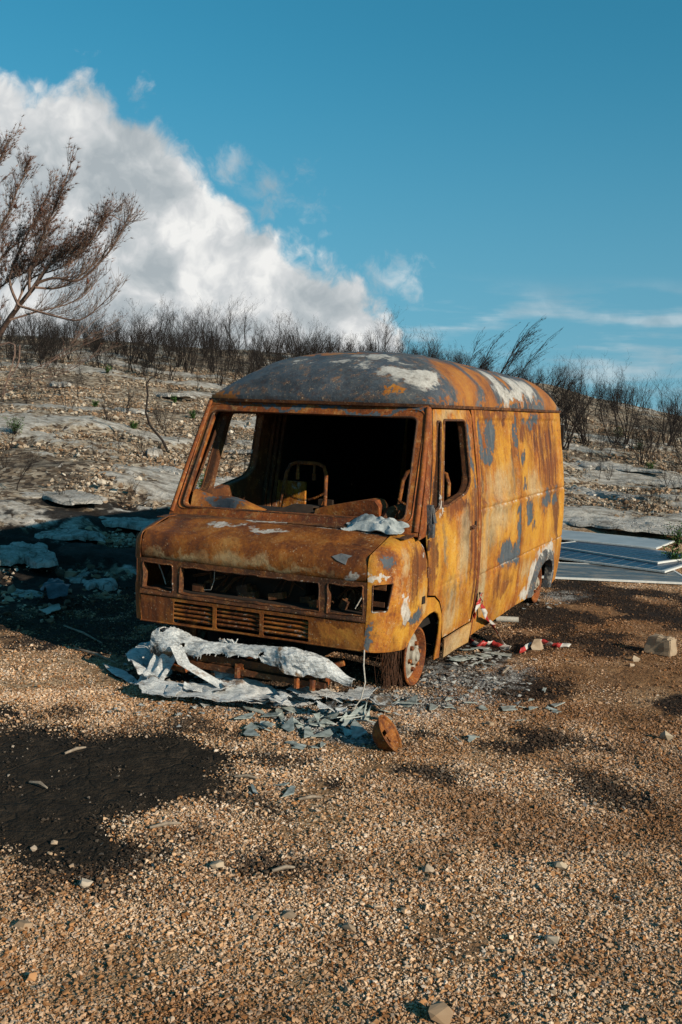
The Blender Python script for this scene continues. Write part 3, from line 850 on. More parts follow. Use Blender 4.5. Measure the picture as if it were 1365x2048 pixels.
def flange(name, loop, fn, inward, depth, mat, parent):
    """folded edge running round an opening"""
    mb = MB()
    n = len(loop)
    vs = []
    for u, v in loop:
        p = Vector(fn(u, v))
        vs += [p, p + Vector(inward) * depth]
    mb.add(vs, [(2 * i, 2 * ((i + 1) % n), 2 * ((i + 1) % n) + 1, 2 * i + 1) for i in range(n)])
    return mb.build(name, mat, parent, smooth=50, solid=.005)
def seal(name, loop, fn, rad, mat, parent, off=(0, 0, 0), closed=True):
    pts = [Vector(fn(u, v)) + Vector(off) for u, v in loop]
    if closed:
        pts = pts + [pts[0]]
    return MB().tube(pts, rad, 6, cap=not closed).build(name, mat, parent, smooth=60)

ARCH_F = [(.385, .345), (.46, .40), (.55, .45), (.66, .487), (.78, .505), (.88, .505), (.96, .475), (1.015, .42), (1.04, .33), (1.045, .22), (1.045, .115)]
ARCH_R = [(3.74, .13), (3.77, .24), (3.84, .335), (3.95, .405), (4.09, .435), (4.25, .435), (4.37, .40), (4.44, .33), (4.47, .22), (4.475, .10)]
WIN_Q = rpoly([(1.012, 1.80), (1.095, 1.80), (.925, 1.22), (.80, 1.185), (.735, 1.20)], [.03, .02, .03, .02, .03])
WIN_M = rpoly([(1.155, 1.81), (1.625, 1.81), (1.635, 1.36), (1.53, 1.285), (1.10, 1.212), (.985, 1.215)], [.03, .05, .06, .06, .04, .03])
for sx in (1, -1):
    F = fender_fn(sx)
    S = side(sx)
    # ---- wing with indicator opening and wheel arch
    arch = [(s_of(y), z) for y, z in ARCH_F]
    outer = [(0.0, .385), (.12, .375), (s_of(.36), .34)] + arch + [(s_of(1.150), .105), (s_of(1.10), .31), (s_of(1.045), .45), (s_of(.965), .545), (s_of(.86), .600), (s_of(.70), .625), (s_of(.685), .88), (s_of(.645), ZR + .02), (s_of(.60), ZR + .20), (0.0, ZR + .20)]
    ind = rpoly([(.032, .805), (.190, .805), (.140, .632), (.032, .632)], .012, 3)
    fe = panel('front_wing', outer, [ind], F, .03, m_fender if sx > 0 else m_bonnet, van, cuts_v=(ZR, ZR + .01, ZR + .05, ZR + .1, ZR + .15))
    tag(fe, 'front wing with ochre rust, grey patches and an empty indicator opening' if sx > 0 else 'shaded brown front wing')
    flange('indicator_frame', ind, F, (-.45 * sx, .75, 0), .05, m_grille, fe)
    seal('indicator_edge', ind, F, .006, m_edge, fe)
    MB().box((sx * .895, .085, .782), (.09, .012, .036)).build('indicator_bracket', m_rub, fe)
    MB().box((sx * .89, .09, .672), (.08, .012, .03)).build('indicator_bracket', m_rub, fe)
    seal('arch_lip', arch, F, .010, m_fender, fe, closed=False)
    # ---- cab door
    dout = [(.662, 1.05), (.692, .88), (.705, .640), (.865, .612), (.97, .556), (1.052, .460), (1.108, .315), (1.135, .258), (1.798, .252), (1.806, .60), (1.806, 1.40), (1.795, 1.84), (1.76, 1.885), (.985, 1.885), (.955, 1.87)]
    dr = panel('cab_door', dout, [WIN_Q, WIN_M], S, .04, m_door if sx > 0 else m_inner, van, cuts_v=(.64, .655, .665, .675, .69))
    for h in (WIN_Q, WIN_M):
        flange('window_flange', h, S, (-sx, 0, 0), .05, m_inner, dr)
        seal('window_seal', h, S, .010, m_edge, dr, off=(sx * .004, 0, 0))
    panel('door_inner', [(.70, 1.16), (.72, .66), (1.13, .45), (1.78, .30), (1.785, 1.85), (1.0, 1.855)], [WIN_Q, WIN_M], side(sx, .055, .012), .08, m_inner, dr)
    sk = panel('door_skirt', [(1.150, .245), (1.205, .095), (1.80, .085), (1.80, .243)], [], side(sx, -.012), .06, m_skirt, van, thick=.012)
    tag(sk, 'pale ash-coated lower skirt of the cab door')
    # ---- pillar post behind the door, cargo panels
    panel('door_post', [(1.812, .12), (1.875, .12), (1.875, 1.895), (1.812, 1.895)], [], side(sx, -.004, .003), .05, m_pillar, van)
    panel('side_panel', [(1.882, .12), (3.10, .135), (3.10, 1.90), (1.882, 1.90)], [], S, .032, m_panel, van, cuts_v=(.58, .59, .60, .61, .62, 1.095, 1.105, 1.115, 1.125, 1.135, 1.151, 1.165, 1.179, 1.806, 1.82, 1.834), cuts_u=(1.916, 1.93, 1.944, 3.036, 3.05, 3.064))
    rp = panel('rear_panel', [(3.108, .135)] + ARCH_R + [(4.62, .07), (4.66, .12), (5.02, .16), (5.02, 1.90), (3.108, 1.90)], [], S, .034, m_rearp, van, cuts_v=(.58, .59, .60, .61, .62, 1.095, 1.105, 1.115, 1.125, 1.135, 1.151, 1.165, 1.179, 1.806, 1.82, 1.834), cuts_u=(3.156, 3.17, 3.184, 4.706, 4.72, 4.734))
    # flared rear arch rim
    fl = MB()
    n = len(ARCH_R)
    vs = []
    for i, (y, z) in enumerate(ARCH_R):
        ny, nz = (y - 4.10) / .40, (z - .1) / .36
        ln = math.hypot(ny, nz) or 1
        for k, (o_, xx) in enumerate(((.0, -.05), (.0, .022), (.035, .030), (.085, .016), (.125, -.004))):
            yy, zz = y + ny / ln * o_, z + nz / ln * o_ * (1 if z > .16 else .2)
            vs.append((sx * (W(zz) + xx + .006 * mnoise.noise(Vector((yy * 9, zz * 9, 0)))), yy, zz))
    fl.add(vs, [(i * 5 + k, i * 5 + k + 1, (i + 1) * 5 + k + 1, (i + 1) * 5 + k) for i in range(n - 1) for k in range(4)])
    tag(fl.build('wheel_arch', rust('arch_ash' + str(sx), 'roof', 31, white=.75, streak=.2, scale=2), van, smooth=50, solid=.006), 'ash-white flared rear wheel arch')
    # wheel wells
    for cy in (.73, 4.12):
        mb = MB()
        mb.grid(lambda a, b: (sx * (.93 - .45 * b), cy + .40 * math.cos(math.pi * (.06 + .80 * a)), .14 + .41 * math.sin(math.pi * (.06 + .80 * a))), 14, 1)
        mb.add([(sx * .48, cy - .42, .34), (sx * .48, cy + .42, .34), (sx * .48, cy + .42, .62), (sx * .48, cy - .42, .62)], [(0, 1, 2, 3)])
        mb.build('wheel_well', m_soot, van, smooth=40, solid=.004)
    # sill under the cargo floor
    mb = MB().box((sx * .88, 2.6, .17), (.08, 1.5, .10))
    mb.build('sill', m_skirt, van)
    # windscreen pillar flank
    panel('pillar', [(.515, 1.03), (.655, 1.045), (.955, 1.88), (.985, 1.898), (.905, 1.905)], [], side(sx, .002, .003), .05, m_pillar, van)
    seal('pillar_seam', [(.655, 1.05), (.79, 1.42), (.95, 1.87)], S, .006, m_soot, van, closed=False)
    # driver mirror bracket and hinge
    if sx > 0:
        mb = MB().box((W(1.15) + .012, .70, 1.17), (.035, .05, .16)).box((W(1.1) + .03, .69, 1.08), (.03, .045, .09)).tube([(1.0, .70, 1.23), (1.02, .70, 1.13)], .014, 6)
        tag(mb.build('mirror_bracket', m_ashy, van), 'white ash-covered mirror bracket')
        MB().box((W(1.02) + .002, 1.735, 1.02), (.014, .03, .055)).build('lock_hole', m_soot, dr)
        MB().box((W(.6) + .002, .63, .62), (.016, .05, .05)).build('rust_hole', m_soot, fe)
        for z_ in (.80, .98):
            MB().tube([(W(z_) + .004, .688, z_ - .035), (W(z_) + .004, .688, z_ + .035)], .012, 7).box((W(z_) + .001, .72, z_), (.012, .06, .04)).build('door_hinge', m_rub, dr, smooth=40)
        MB().box((W(1.0) + .004, 1.66, 1.005), (.016, .11, .030)).tube([(W(1.0) + .018, 1.61, 1.005), (W(1.0) + .024, 1.66, 1.005), (W(1.0) + .018, 1.71, 1.005)], .008, 6).build('door_handle', m_rub, dr, smooth=40)

# ---- front: grille frame and slotted apron
def front(x, z):
    return (x, .004 * (x / .85) ** 2 + dent(x, z, 9, .006) - .012 * math.exp(-((z - .575) / .012) ** 2), z)
def ragged(loop, amp, seed=0.0, n=5):
    out_ = []
    for i in range(len(loop)):
        a_, b_ = loop[i], loop[(i + 1) % len(loop)]
        k_ = max(1, min(n * 4, int(math.hypot(a_[0] - b_[0], a_[1] - b_[1]) / .03)))
        for j in range(k_):
            u, v = a_[0] + (b_[0] - a_[0]) * j / k_, a_[1] + (b_[1] - a_[1]) * j / k_
            out_.append((u + amp * mnoise.noise(Vector((u * 14, v * 14, seed))), v + amp * mnoise.noise(Vector((u * 14, v * 14, seed + 5)))))
    return out_
hl = lambda s_: ragged(rpoly([(s_ * .585, .782), (s_ * .822, .790), (s_ * .826, .608), (s_ * .582, .600)], .012, 3), .009, s_ * 3.0)
gr = ragged(rpoly([(-.526, .780), (.526, .780), (.526, .597), (-.526, .597)], .012, 3), .010, 8.0)
gf = panel('grille_frame', [(-.846, .568), (.846, .568), (.846, .815), (-.846, .815)], [hl(1), hl(-1), gr], front, .04, m_grille, van)
for h in (hl(1), hl(-1), gr):
    flange('opening_flange', h, front, (0, 1, 0), .04, m_grille, gf)
    seal('opening_edge', h, front, .006, m_edge, gf, off=(0, -.003, 0))
GROUPS = ((-.572, -.258), (-.232, .102), (.128, .456))
holes = [rrect(x0, x1, .392, .538, .014, 3) for x0, x1 in GROUPS]
ap = panel('apron', [(-.840, .375), (.840, .385), (.840, .560), (-.840, .560)], holes, lambda x, z: (x, front(x, z)[1] + .10 * max(0, .41 - z), z), .03, m_apron, van)
seal('apron_lip', [(-.846, .378), (-.4, .380), (0, .384), (.4, .386), (.846, .388)], lambda x, z: (x, .006, z), .008, m_apron, ap, closed=False)
m_slat = rust('slat_rust', 'nose', 52, streak=.0, white=.66, scale=3)
for k in range(4):
    z = .420 + k * .030
    for x0, x1 in GROUPS:
        j = .002 * math.sin(k * 5 + x0 * 30)
        MB().add([(x0 - .004, .012, z - .008 + j), (x1 + .004, .012, z - .008 - j), (x1 + .004, .005, z + .001), (x0 - .004, .005, z + .001), (x1 + .004, .022, z + .010), (x0 - .004, .022, z + .010)], [(0, 1, 2, 3), (3, 2, 4, 5)]).build('slat', m_slat, ap, solid=.003)
# white cable remains hanging at the seam
def cable(name, pts, rad, mat, parent):
    return MB().tube(pts, rad, 5).build(name, mat, parent, smooth=60)
m_cable = simple('burnt_cable', (.30, .26, .22), (.55, .52, .47), 60)
# ---- bonnet
BP = [(.006, .812), (-.012, .835), (-.016, .88), (-.006, .93), (.012, .962), (.035, .985), (.08, 1.0), (.16, 1.023), (.25, 1.047), (.335, 1.068)]
BL = [0.0]
for i in range(len(BP) - 1):
    BL.append(BL[-1] + math.hypot(BP[i + 1][0] - BP[i][0], BP[i + 1][1] - BP[i][1]))
def bonnet(x, l):
    l = min(max(l, 0), BL[-1])
    for i in range(len(BP) - 1):
        if l <= BL[i + 1] + 1e-9:
            k = (l - BL[i]) / (BL[i + 1] - BL[i])
            y, z = (BP[i][j] * (1 - k) + BP[i + 1][j] * k for j in (0, 1))
            break
    k = l / BL[-1]
    z += .010 * (1 - (x / .85) ** 2) * k + dent(x, l, 12, .013) * min(1, l * 8)
    # pressed centre panel of the lid
    z += -.006 * sstep(.40 + .28 * k, .43 + .28 * k, abs(x + .05)) * sstep(.2, .26, l)
    y += .02 * (x / .85) ** 2 * (1 - k)
    return (x, y, z)
bo = panel('bonnet', [(-.839, 0), (.839, 0), (.839, BL[-1] - .01), (.70, BL[-1]), (-.70, BL[-1]), (-.839, BL[-1] - .01)], [], bonnet, .028, m_bonnet, van, thick=.007)
MB().add([(.74, -.035, .848), (.80, -.03, .86), (.82, -.02, .905), (.77, -.012, .93), (.70, -.02, .91), (.69, -.03, .87)], [(0, 1, 2, 3, 4, 5)])
# flaked paint on the lid
fl = MB()
pp = [bonnet(*q) for q in ((.60, .145), (.66, .165), (.735, .16), (.71, .135), (.70, .10), (.64, .115))]
fl.add([(p[0], p[1] - .004, p[2] + .008 + .006 * (i % 2)) for i, p in enumerate(pp)], [(0, 1, 2, 3, 4, 5)])
fl.build('paint_flake', simple('blue_grey_paint', (.10, .11, .12), (.19, .20, .21), 30), bo, solid=.004)
# ---- scuttle with louvres in front of the windscreen
def scuttle(x, v):
    y = .345 + v
    return (x, y, 1.058 + .02 * (1 - (x / .9) ** 2) + .28 * max(0, v - .13) + dent(x, v * 3, 14, .006) - .008 * math.exp(-((v - .015) / .012) ** 2))
m_scut = rust('scuttle_rust', 'dark', 33, streak=.1, white=.16, scale=1.5, wsp=[((.45, .42, 1.08), (.30, .05, .05)), ((-.12, .40, 1.08), (.16, .04, .05)), ((.1, .47, 1.08), (.2, .02, .03))])
sc = panel('scuttle', [(-.95, -.02), (.95, -.02), (.955, .185), (-.955, .185)], [rrect(.08 + .0 * i, .50, .045 + .026 * i, .057 + .026 * i, .005, 2) for i in range(4)], scuttle, .05, m_scut, van)
for i in range(5):
    MB().box((.29, .345 + .038 + .026 * i, 1.086), (.42, .010, .010), Matrix.Rotation(.5, 3, 'X')).build('louvre', m_grille, sc)
# ---- windscreen frame
WS0, WS1 = Vector((0, .505, 1.055)), Vector((0, .900, 1.905))
def ws(x, k):
    p = WS0.lerp(WS1, k)
    bow = -.045 * (1 - (x / .95) ** 2)
    return (x, p.y + bow + dent(x, k, 16, .004), p.z)
WSO = [(-.972, 0.0), (.972, 0.0), (.945, .28), (.915, .60), (.872, 1.0), (-.872, 1.0), (-.915, .60), (-.945, .28)]
WSH = rpoly([(-.872, .075), (.872, .105), (.815, .905), (-.815, .905)], [.07, .07, .05, .05], 6)
m_wsf = rust('screen_frame_rust', 'red', 35, streak=.3, white=.10, scale=1.4, gsp=[((.2, .88, 1.87), (.9, .2, .022))])
wf = panel('windscreen_frame', WSO, [WSH], ws, .06, m_wsf, van, thick=.010)
flange('screen_flange', WSH, ws, (0, .9, .1), .05, m_wsf, wf)
seal('screen_seal', WSH, ws, .010, m_rub, wf, off=(0, -.006, 0))
seal('screen_edge', [(p[0] * 1.035, .02 + (p[1] - .02) * 1.03) for p in rpoly([(-.885, .06), (.885, .09), (.835, .935), (-.835, .935)], [.07] * 4, 6)], ws, .007, m_wsf, wf, off=(0, -.004, 0))
for s_ in (-1, 1):
    MB().tube([ws(s_ * .955, .03), ws(s_ * .925, .45), ws(s_ * .872, .985)], .020, 8).build('pillar_bead', m_pillar, wf, smooth=60)
# ---- high roof
RY0, RY1 = .865, 4.86
def roof_pt(x, y):
    fx = max(0.0, 1 - abs(x / .876) ** 3.0) ** .52
    if y < 1.78:
        fy = max(0.0, 1 - abs((1.78 - y) / (1.78 - RY0)) ** 1.9) ** .62
    elif y > 4.35:
        fy = max(0.0, 1 - abs((y - 4.35) / (RY1 - 4.35)) ** 2.2) ** .55
    else:
        fy = 1.0
    hgt = .385 - .018 * max(0, y - 2.0)
    z = 1.935 + hgt * fx * fy
    z += dent(x * 1.2, y, 18, .012) * fx * fy
    for c in (1.95, 2.62, 3.28, 3.95):                      # pressed roof bows
        z += .010 * math.exp(-((y - c) / .035) ** 2) * fx * fy
    return z
def sup(k, n=2.2):
    """spread samples so that steep borders get more of them"""
    s = 2 * k - 1
    return (abs(s) ** (1 / 1.0)) * (1 if s >= 0 else -1)
def roof_uv(a, b):
    x = .876 * math.sin((a - .5) * math.pi)
    b2 = .5 - .5 * math.cos(b * math.pi)
    y = RY0 + (RY1 - RY0) * (b * .35 + b2 * .65)
    # plan outline: bowed front, rounded corners
    cut = abs(x / .876) ** 5
    zz = roof_pt(x, y)
    y = y + (.045 * cut - .03 * (1 - (x / .876) ** 2)) * max(0, 1 - (y - RY0) / .6) - .05 * cut * max(0, 1 - (RY1 - y) / .5)
    return (x, y, zz)
rf = MB().grid(roof_uv, 72, 110).build('roof', m_roof, van, smooth=60, solid=.006)
tag(rf, 'raised roof with blue-grey bare metal, white ash and orange rust')
# skirt band below the dome and rain gutter
loop = []
for i in range(0, 73):
    x, y, z = roof_uv(i / 72, 0)
    loop.append((x, y))
for i in range(1, 80):
    x, y, z = roof_uv(1, i / 80)
    loop.append((x, y))
for i in range(72, -1, -1):
    x, y, z = roof_uv(i / 72, 1)
    loop.append((x, y))
for i in range(79, 0, -1):
    x, y, z = roof_uv(0, i / 80)
    loop.append((x, y))
cl = [loop[0]]
for p in loop[1:]:
    if math.hypot(p[0] - cl[-1][0], p[1] - cl[-1][1]) > .012:
        cl.append(p)
loop = cl
n = len(loop)
mb = MB()
vs = []
for x, y in loop:
    vs += [(x, y, 1.945), (x * 1.004, y - (.004 if y < 1 else 0), 1.915), (x * 1.0, y, 1.893)]
mb.add(vs, [(3 * i + k, 3 * ((i + 1) % n) + k, 3 * ((i + 1) % n) + k + 1, 3 * i + k + 1) for i in range(n) for k in (0, 1)])
mb.build('roof_skirt', m_roof, rf, smooth=50, solid=.005)
mb = MB()
vs = []
for x, y in loop:
    q = Vector((x, (y - 2.8) * .3, 0)).normalized()
    o_ = Vector((0, -1, 0)) if y < RY0 + .06 and abs(x) < .8 else Vector((math.copysign(1, x), -.3 if y < 1 else (.3 if y > 4.7 else 0), 0)).normalized()
    for dx, dz in ((.0, 1.910), (.020, 1.905), (.026, 1.916), (.021, 1.897), (.0, 1.893)):
        vs.append((x + o_.x * dx, y + o_.y * dx, dz))
mb.add(vs, [(5 * i + k, 5 * ((i + 1) % n) + k, 5 * ((i + 1) % n) + k + 1, 5 * i + k + 1) for i in range(n) for k in range(4)])
mb.build('rain_gutter', m_rub, rf, smooth=40, solid=.003)
# ---- rear end
rd = panel('rear_door', [(-.85, .16), (-.004, .16), (-.004, 1.90), (-.80, 1.90)], [rrect(-.70, -.12, 1.25, 1.75, .06)], lambda x, z: (x, 4.965 + dent(x, z, 20, .006), z), .08, m_rearp, van)
rd2 = panel('rear_door', [(.85, .16), (.004, .16), (.004, 1.90), (.80, 1.90)], [rrect(.12, .70, 1.25, 1.75, .06)], lambda x, z: (x, 4.965 + dent(x, z, 22, .006), z), .08, m_rearp, van)
for o_, s_ in ((rd, -1), (rd2, 1)):
    MB().box((s_ * .41, 4.95, 1.5), (.62, .01, .56)).build('boarded_window', m_soot, o_)
MB().box((W(1.6) - .02, 4.935, 1.66), (.03, .05, .22)).build('hinge', m_soot, rd2)
# ---- inside: floor, soot-black linings added to darken the cargo space, bulkhead posts
MB().box((0, 2.75, .40), (1.80, 4.3, .05)).build('floor', m_soot, van)
for s_ in (-1, 1):
    MB().add([(s_ * .915, 1.90, .42), (s_ * .915, 4.93, .42), (s_ * .925, 4.93, 1.1), (s_ * .925, 1.90, 1.1), (s_ * .855, 4.93, 1.86), (s_ * .855, 1.90, 1.86)], [(0, 1, 2, 3), (3, 2, 4, 5)]).build('side_shade_lining', m_soot, van, solid=.004)
    MB().box((s_ * .47, .50, .66), (.16, .5, .32)).build('inner_wing', m_soot, van)
MB().grid(lambda a, b: (.84 * math.sin((a - .5) * math.pi), 1.0 + 3.85 * b, 1.93 + .30 * max(0, math.cos((a - .5) * math.pi)) ** .7 * min(1, b * 4 + .35)), 14, 10).build('roof_shade_lining', m_soot, van, smooth=50, solid=.004)
MB().box((0, 4.93, 1.15), (1.7, .02, 1.5)).build('rear_shade_lining', m_soot, van)
for s_ in (-1, 1):
    pb = MB()
    for a, yy in ((0, 1.80), (1, 1.86), (2, 1.93)):
        pb.tube([(s_ * (W(.45) - .06 - .015 * a), yy, .42), (s_ * (W(1.1) - .06 - .015 * a), yy - .01, 1.1), (s_ * (W(1.88) - .06 - .01 * a), yy, 1.88)], [.022, .024, .020], 6)
    pb.build('inner_post', m_inner, van, smooth=40)
    panel('post_web', [(1.74, .45), (1.99, .45), (1.99, 1.90), (1.74, 1.90)], [], side(s_, .05, .012), .08, m_inner, van)
MB().box((-.74, 1.94, .98), (.30, .03, .52)).build('bulkhead_panel', rust('painted_sun_bulkhead', 'side', 41, white=.8, streak=.3, scale=3), van)  # sunlight from the driver's window is put into the whitened rust colour
for (x, z, w_, h_) in ((-.62, .97, .10, .12), (-.40, 1.03, .13, .14), (-.17, .98, .12, .16)):
    MB().box((x, 1.96, z), (w_, .05, h_)).build('cargo_bracket', m_innersoot, van)
# ---- dashboard remains
def dash_l(a, b):
    x = -.86 + .72 * a
    y = .60 + .16 * b + .03 * math.sin(a * 7)
    z = 1.215 - .115 * a - .02 * math.sin(a * 9) - .10 * (b - .5) ** 2 + .03 * b + .02 * mnoise.noise(Vector((a * 4, b * 3, 2)))
    z -= .11 * sstep(.30, 0, b) + .05 * sstep(.8, 1, a)
    return (x, y, z)
m_dash = rust('dash_rust', 'nose', 43, streak=.2, white=.05, gsp=[((-.62, .62, 1.16), (.16, .14, .045)), ((-.35, .7, 1.13), (.1, .1, .03))], osp=[((-.32, .66, 1.13), (.15, .1, .05))])
MB().grid(dash_l, 22, 10).build('dashboard', m_dash, van, smooth=60, solid=.006)
hump = MB()
prof = [(.15, 1.10), (.17, 1.17), (.24, 1.195), (.42, 1.235), (.58, 1.268), (.625, 1.262), (.655, 1.225), (.66, 1.17), (.67, 1.10)]
for y_, k in ((.60, .985), (.61, 1.0), (.76, 1.0), (.78, .97)):
    hump.v += [(x, y_ + .02 * math.sin(x * 9), 1.08 + (z - 1.08) * k) for x, z in prof]
q = len(prof)
hump.f += [(r_ * q + i, r_ * q + i + 1, (r_ + 1) * q + i + 1, (r_ + 1) * q + i) for r_ in range(3) for i in range(q - 1)] + [tuple(range(q))[::-1], tuple(range(3 * q, 4 * q))]
hump.build('instrument_cowl', rust('cowl_rust', 'red', 45, streak=.1, grey=.1), van, smooth=35)
MB().box((0, .82, .85), (1.7, .25, .55)).build('dash_body', m_soot, van)
mb = MB()
mb.add([(-.28, .66, 1.085), (.12, .66, 1.085), (.06, .80, 1.16), (-.10, .82, 1.17), (-.12, 1.1, 1.14), (.05, 1.1, 1.14)], [(0, 1, 2, 3), (3, 2, 5, 4)])
mb.build('engine_cover', m_innersoot, van, solid=.01)
mb = MB().tube([(.70, .62, 1.12), (.71, .68, 1.18), (.74, .80, 1.20)], [.05, .045, .04], 8).tube([(.76, .70, 1.05), (.77, .70, 1.20)], .03, 6)
mb.build('steering_column', m_rub, van, smooth=40)
# melted windscreen glass slumped over the scuttle
m_melt, t, out = new_mat('melted_glass')
P = obj_co(t)
n1 = nse(t, P, 9, 6, .65)
finish(t, out, ramp(t, n1, [(.32, (.14, .16, .165)), (.48, (.36, .39, .39)), (.64, (.64, .65, .63))]), rough=.45, height=n1, bump=.5, dist=.02, spec=.5)
def melt(a, b):
    x = .49 + .41 * a
    y = .36 + .18 * b + .02 * math.sin(5 * a)
    e = min(a, 1 - a, b, 1 - b)
    z = 1.082 + .05 * sstep(0, .25, e) + .03 * mnoise.noise(Vector((a * 4, b * 4, 7))) + .02 * mnoise.noise(Vector((a * 11, b * 9, 3))) * sstep(0, .1, e) + .05 * b * b
    return (x + .03 * mnoise.noise(Vector((b * 5, 1, 2))), y + .03 * mnoise.noise(Vector((a * 6, 4, 2))), z)
MB().grid(melt, 24, 14).build('melted_windscreen', m_melt, van, smooth=60, solid=.006)
# ---- seats: bare tube frames with springs
m_seat = rust('seat_tube_rust', 'nose', 47, streak=0, white=.25, scale=4)
def seat(x0, x1, y):
    fr = [(x0 + .0, y - .10, .62), (x0 + .01, y - .03, 1.05), (x0 + .035, y + .02, 1.34), (x0 + .06, y + .04, 1.405), (x0 + .11, y + .05, 1.425), (x1 - .11, y + .05, 1.425), (x1 - .05, y + .04, 1.405), (x1 - .02, y + .02, 1.34), (x1, y - .03, 1.05), (x1 + .01, y - .10, .62)]
    s_ = MB().tube(fr, .0165, 8).build('seat_frame', m_seat, van, smooth=60)
    for k in (.3, .66):
        xx = x0 + (x1 - x0) * k
        MB().tube([(xx, y + .05, 1.425), (xx, y + .045, 1.35)], .011, 6).tube([(xx, y + .045, 1.345), (xx, y + .045, 1.29)], .016, 6).build('headrest_socket', m_seat, s_, smooth=50)
    for z, sag in ((1.20, .065), (1.02, .055)):
        pts = []
        for i in range(241):
            k = i / 240
            th = k * 2 * math.pi * 34
            pts.append((x0 + .015 + (x1 - x0 - .03) * k, y + .006 * math.cos(th) - .02, z - sag * 4 * k * (1 - k) + .007 * math.sin(th)))
        MB().tube(pts, .0028, 4).build('spring', m_seat, s_)
    MB().tube([(x1 - .005, y - .02, 1.17), (x1 - .06, y - .05, 1.0), (x0 + .06, y - .05, .985)], .004, 5).build('spring_wire', m_seat, s_)
    MB().box(((x0 + x1) / 2, y - .28, .66), (x1 - x0, .46, .06)).box(((x0 + x1) / 2, y - .28, .53), (x1 - x0 - .1, .36, .22)).build('seat_base', m_innersoot, s_)
seat(-.585, -.175, 1.50)
seat(.44, .86, 1.46)
# ---- engine bay seen through the grille
MB().box((0, .50, .60), (1.6, .03, .62)).build('firewall', m_soot, van)
MB().box((-.05, .26, .60), (.72, .06, .36)).build('radiator', m_innersoot, van)
rg = random.Random(3)
for i in range(16):
    x = rg.uniform(-.75, .78)
    z = rg.uniform(.60, .66)
    MB().tube([(x, .18, z), (x + rg.uniform(-.1, .1), .15 + rg.uniform(0, .1), z + rg.uniform(.03, .12)), (x + rg.uniform(-.2, .2), .22, z + rg.uniform(.05, .16))], rg.uniform(.005, .013), 5).build('engine_pipe', m_rub, van, smooth=50)
for i in range(9):
    MB().box((rg.uniform(-.5, .75), rg.uniform(.1, .2), rg.uniform(.60, .65)), (rg.uniform(.05, .12), .06, rg.uniform(.03, .09)), Matrix.Rotation(rg.uniform(-.4, .4), 3, 'Y')).build('engine_scrap', m_rub, van)
MB().box((-.43, .09, .635), (.085, .03, .05)).build('air_filter', m_rub, van)
MB().box((0, .10, .598), (1.66, .12, .012)).build('grille_shelf', m_innersoot, van)
for s_ in (-1, 1):
    MB().box((s_ * .70, .27, .69), (.26, .02, .22)).build('headlight_backing', m_soot, van)
for s_ in (-1, 1):
    MB().lathe([(0, .075), (.012, .085), (.03, .075), (.05, .05), (.055, .02)], 18, axis='x').build('lamp_ring', m_rub, van, smooth=40)
    bpy.data.objects[[o.name for o in van.children if o.name.startswith('lamp_ring')][-1]].location = (s_ * .70, .17, .675)
    bpy.data.objects[[o.name for o in van.children if o.name.startswith('lamp_ring')][-1]].rotation_euler = (.25 * s_, .5, 1.2)
    MB().box((s_ * .64, .12, .635), (.05, .03, .06), Matrix.Rotation(.4 * s_, 3, 'Y')).build('lamp_bracket', m_rub, van)
    MB().tube([(s_ * .78, .10, .78), (s_ * .76, .13, .70), (s_ * .72, .12, .62)], .005, 5).build('lamp_wire', m_cable, van, smooth=50)
# ---- bumper beam, brackets, burnt bumper skin
mb = MB().box((.06, -.10, .165), (1.16, .05, .035)).box((.06, -.085, .215), (1.10, .03, .05))
bb = mb.build('bumper_beam', rust('beam_rust', 'dark', 49, white=.2, scale=2), van)
for x in (.45, .56, -.40, .02):
    mb = MB().box((x, -.02, .17), (.06, .18, .09)).tube([(x, -.13, .13), (x, -.13, .20)], .02, 7)
    mb.build('beam_bracket', m_rim, bb, smooth=40)
MB().tube([(.50, -.06, .22), (.72, -.02, .30)], .018, 7).build('tow_bar', m_rim, bb, smooth=50)
MB().tube([(-.50, -.12, .13), (-.36, -.16, .13)], .022, 8).build('tow_eye', m_rim, bb, smooth=50)
# wheels
m_disc = simple('wheel_ash', (.16, .125, .09), (.42, .39, .33), 22)
def wheel(cy, ash_amt):
    wh = MB().lathe([(.005, .186), (.006, .198), (0, .203), (-.010, .200), (-.016, .188), (-.05, .172), (-.065, .160), (-.10, .160), (-.12, .178), (-.150, .186), (-.156, .203), (-.166, .203), (-.168, .186), (-.15, .170), (-.10, .150), (-.06, .150), (-.02, .172), (.005, .186)], 40).build('wheel', m_rim, van, smooth=40)
    wh.location = (.905, cy, .203)
    d = MB().lathe([(-.035, .172), (-.048, .150), (-.040, .130), (-.022, .118), (-.012, .105), (-.012, .070), (-.018, .062)], 40).build('wheel_disc', m_disc, wh, smooth=40)
    MB().lathe([(-.02, .064), (.004, .060), (.012, .050), (.012, .034), (.026, .030), (.030, .0)], 24).build('hub', m_disc, wh, smooth=40)
    for k in range(6):
        a = k * math.pi / 3 + .2
        c = (-.008, .088 * math.cos(a), .088 * math.sin(a))
        MB().lathe([(-.008, .017), (.014, .016), (.018, .011), (.018, 0)], 6, c=c).build('wheel_nut', m_rim, wh, smooth=30)
    return wh
wf1 = wheel(.735, True)
wr = copy_tree(wf1, van); wr.location = (.905, 4.12, .203)
for cy in (.735, 4.12):
    o_ = copy_tree(wf1, van)
    o_.location = (-.905, cy, .203)
    o_.rotation_euler = (0, 0, math.pi)
mb = MB()
rg = random.Random(8)
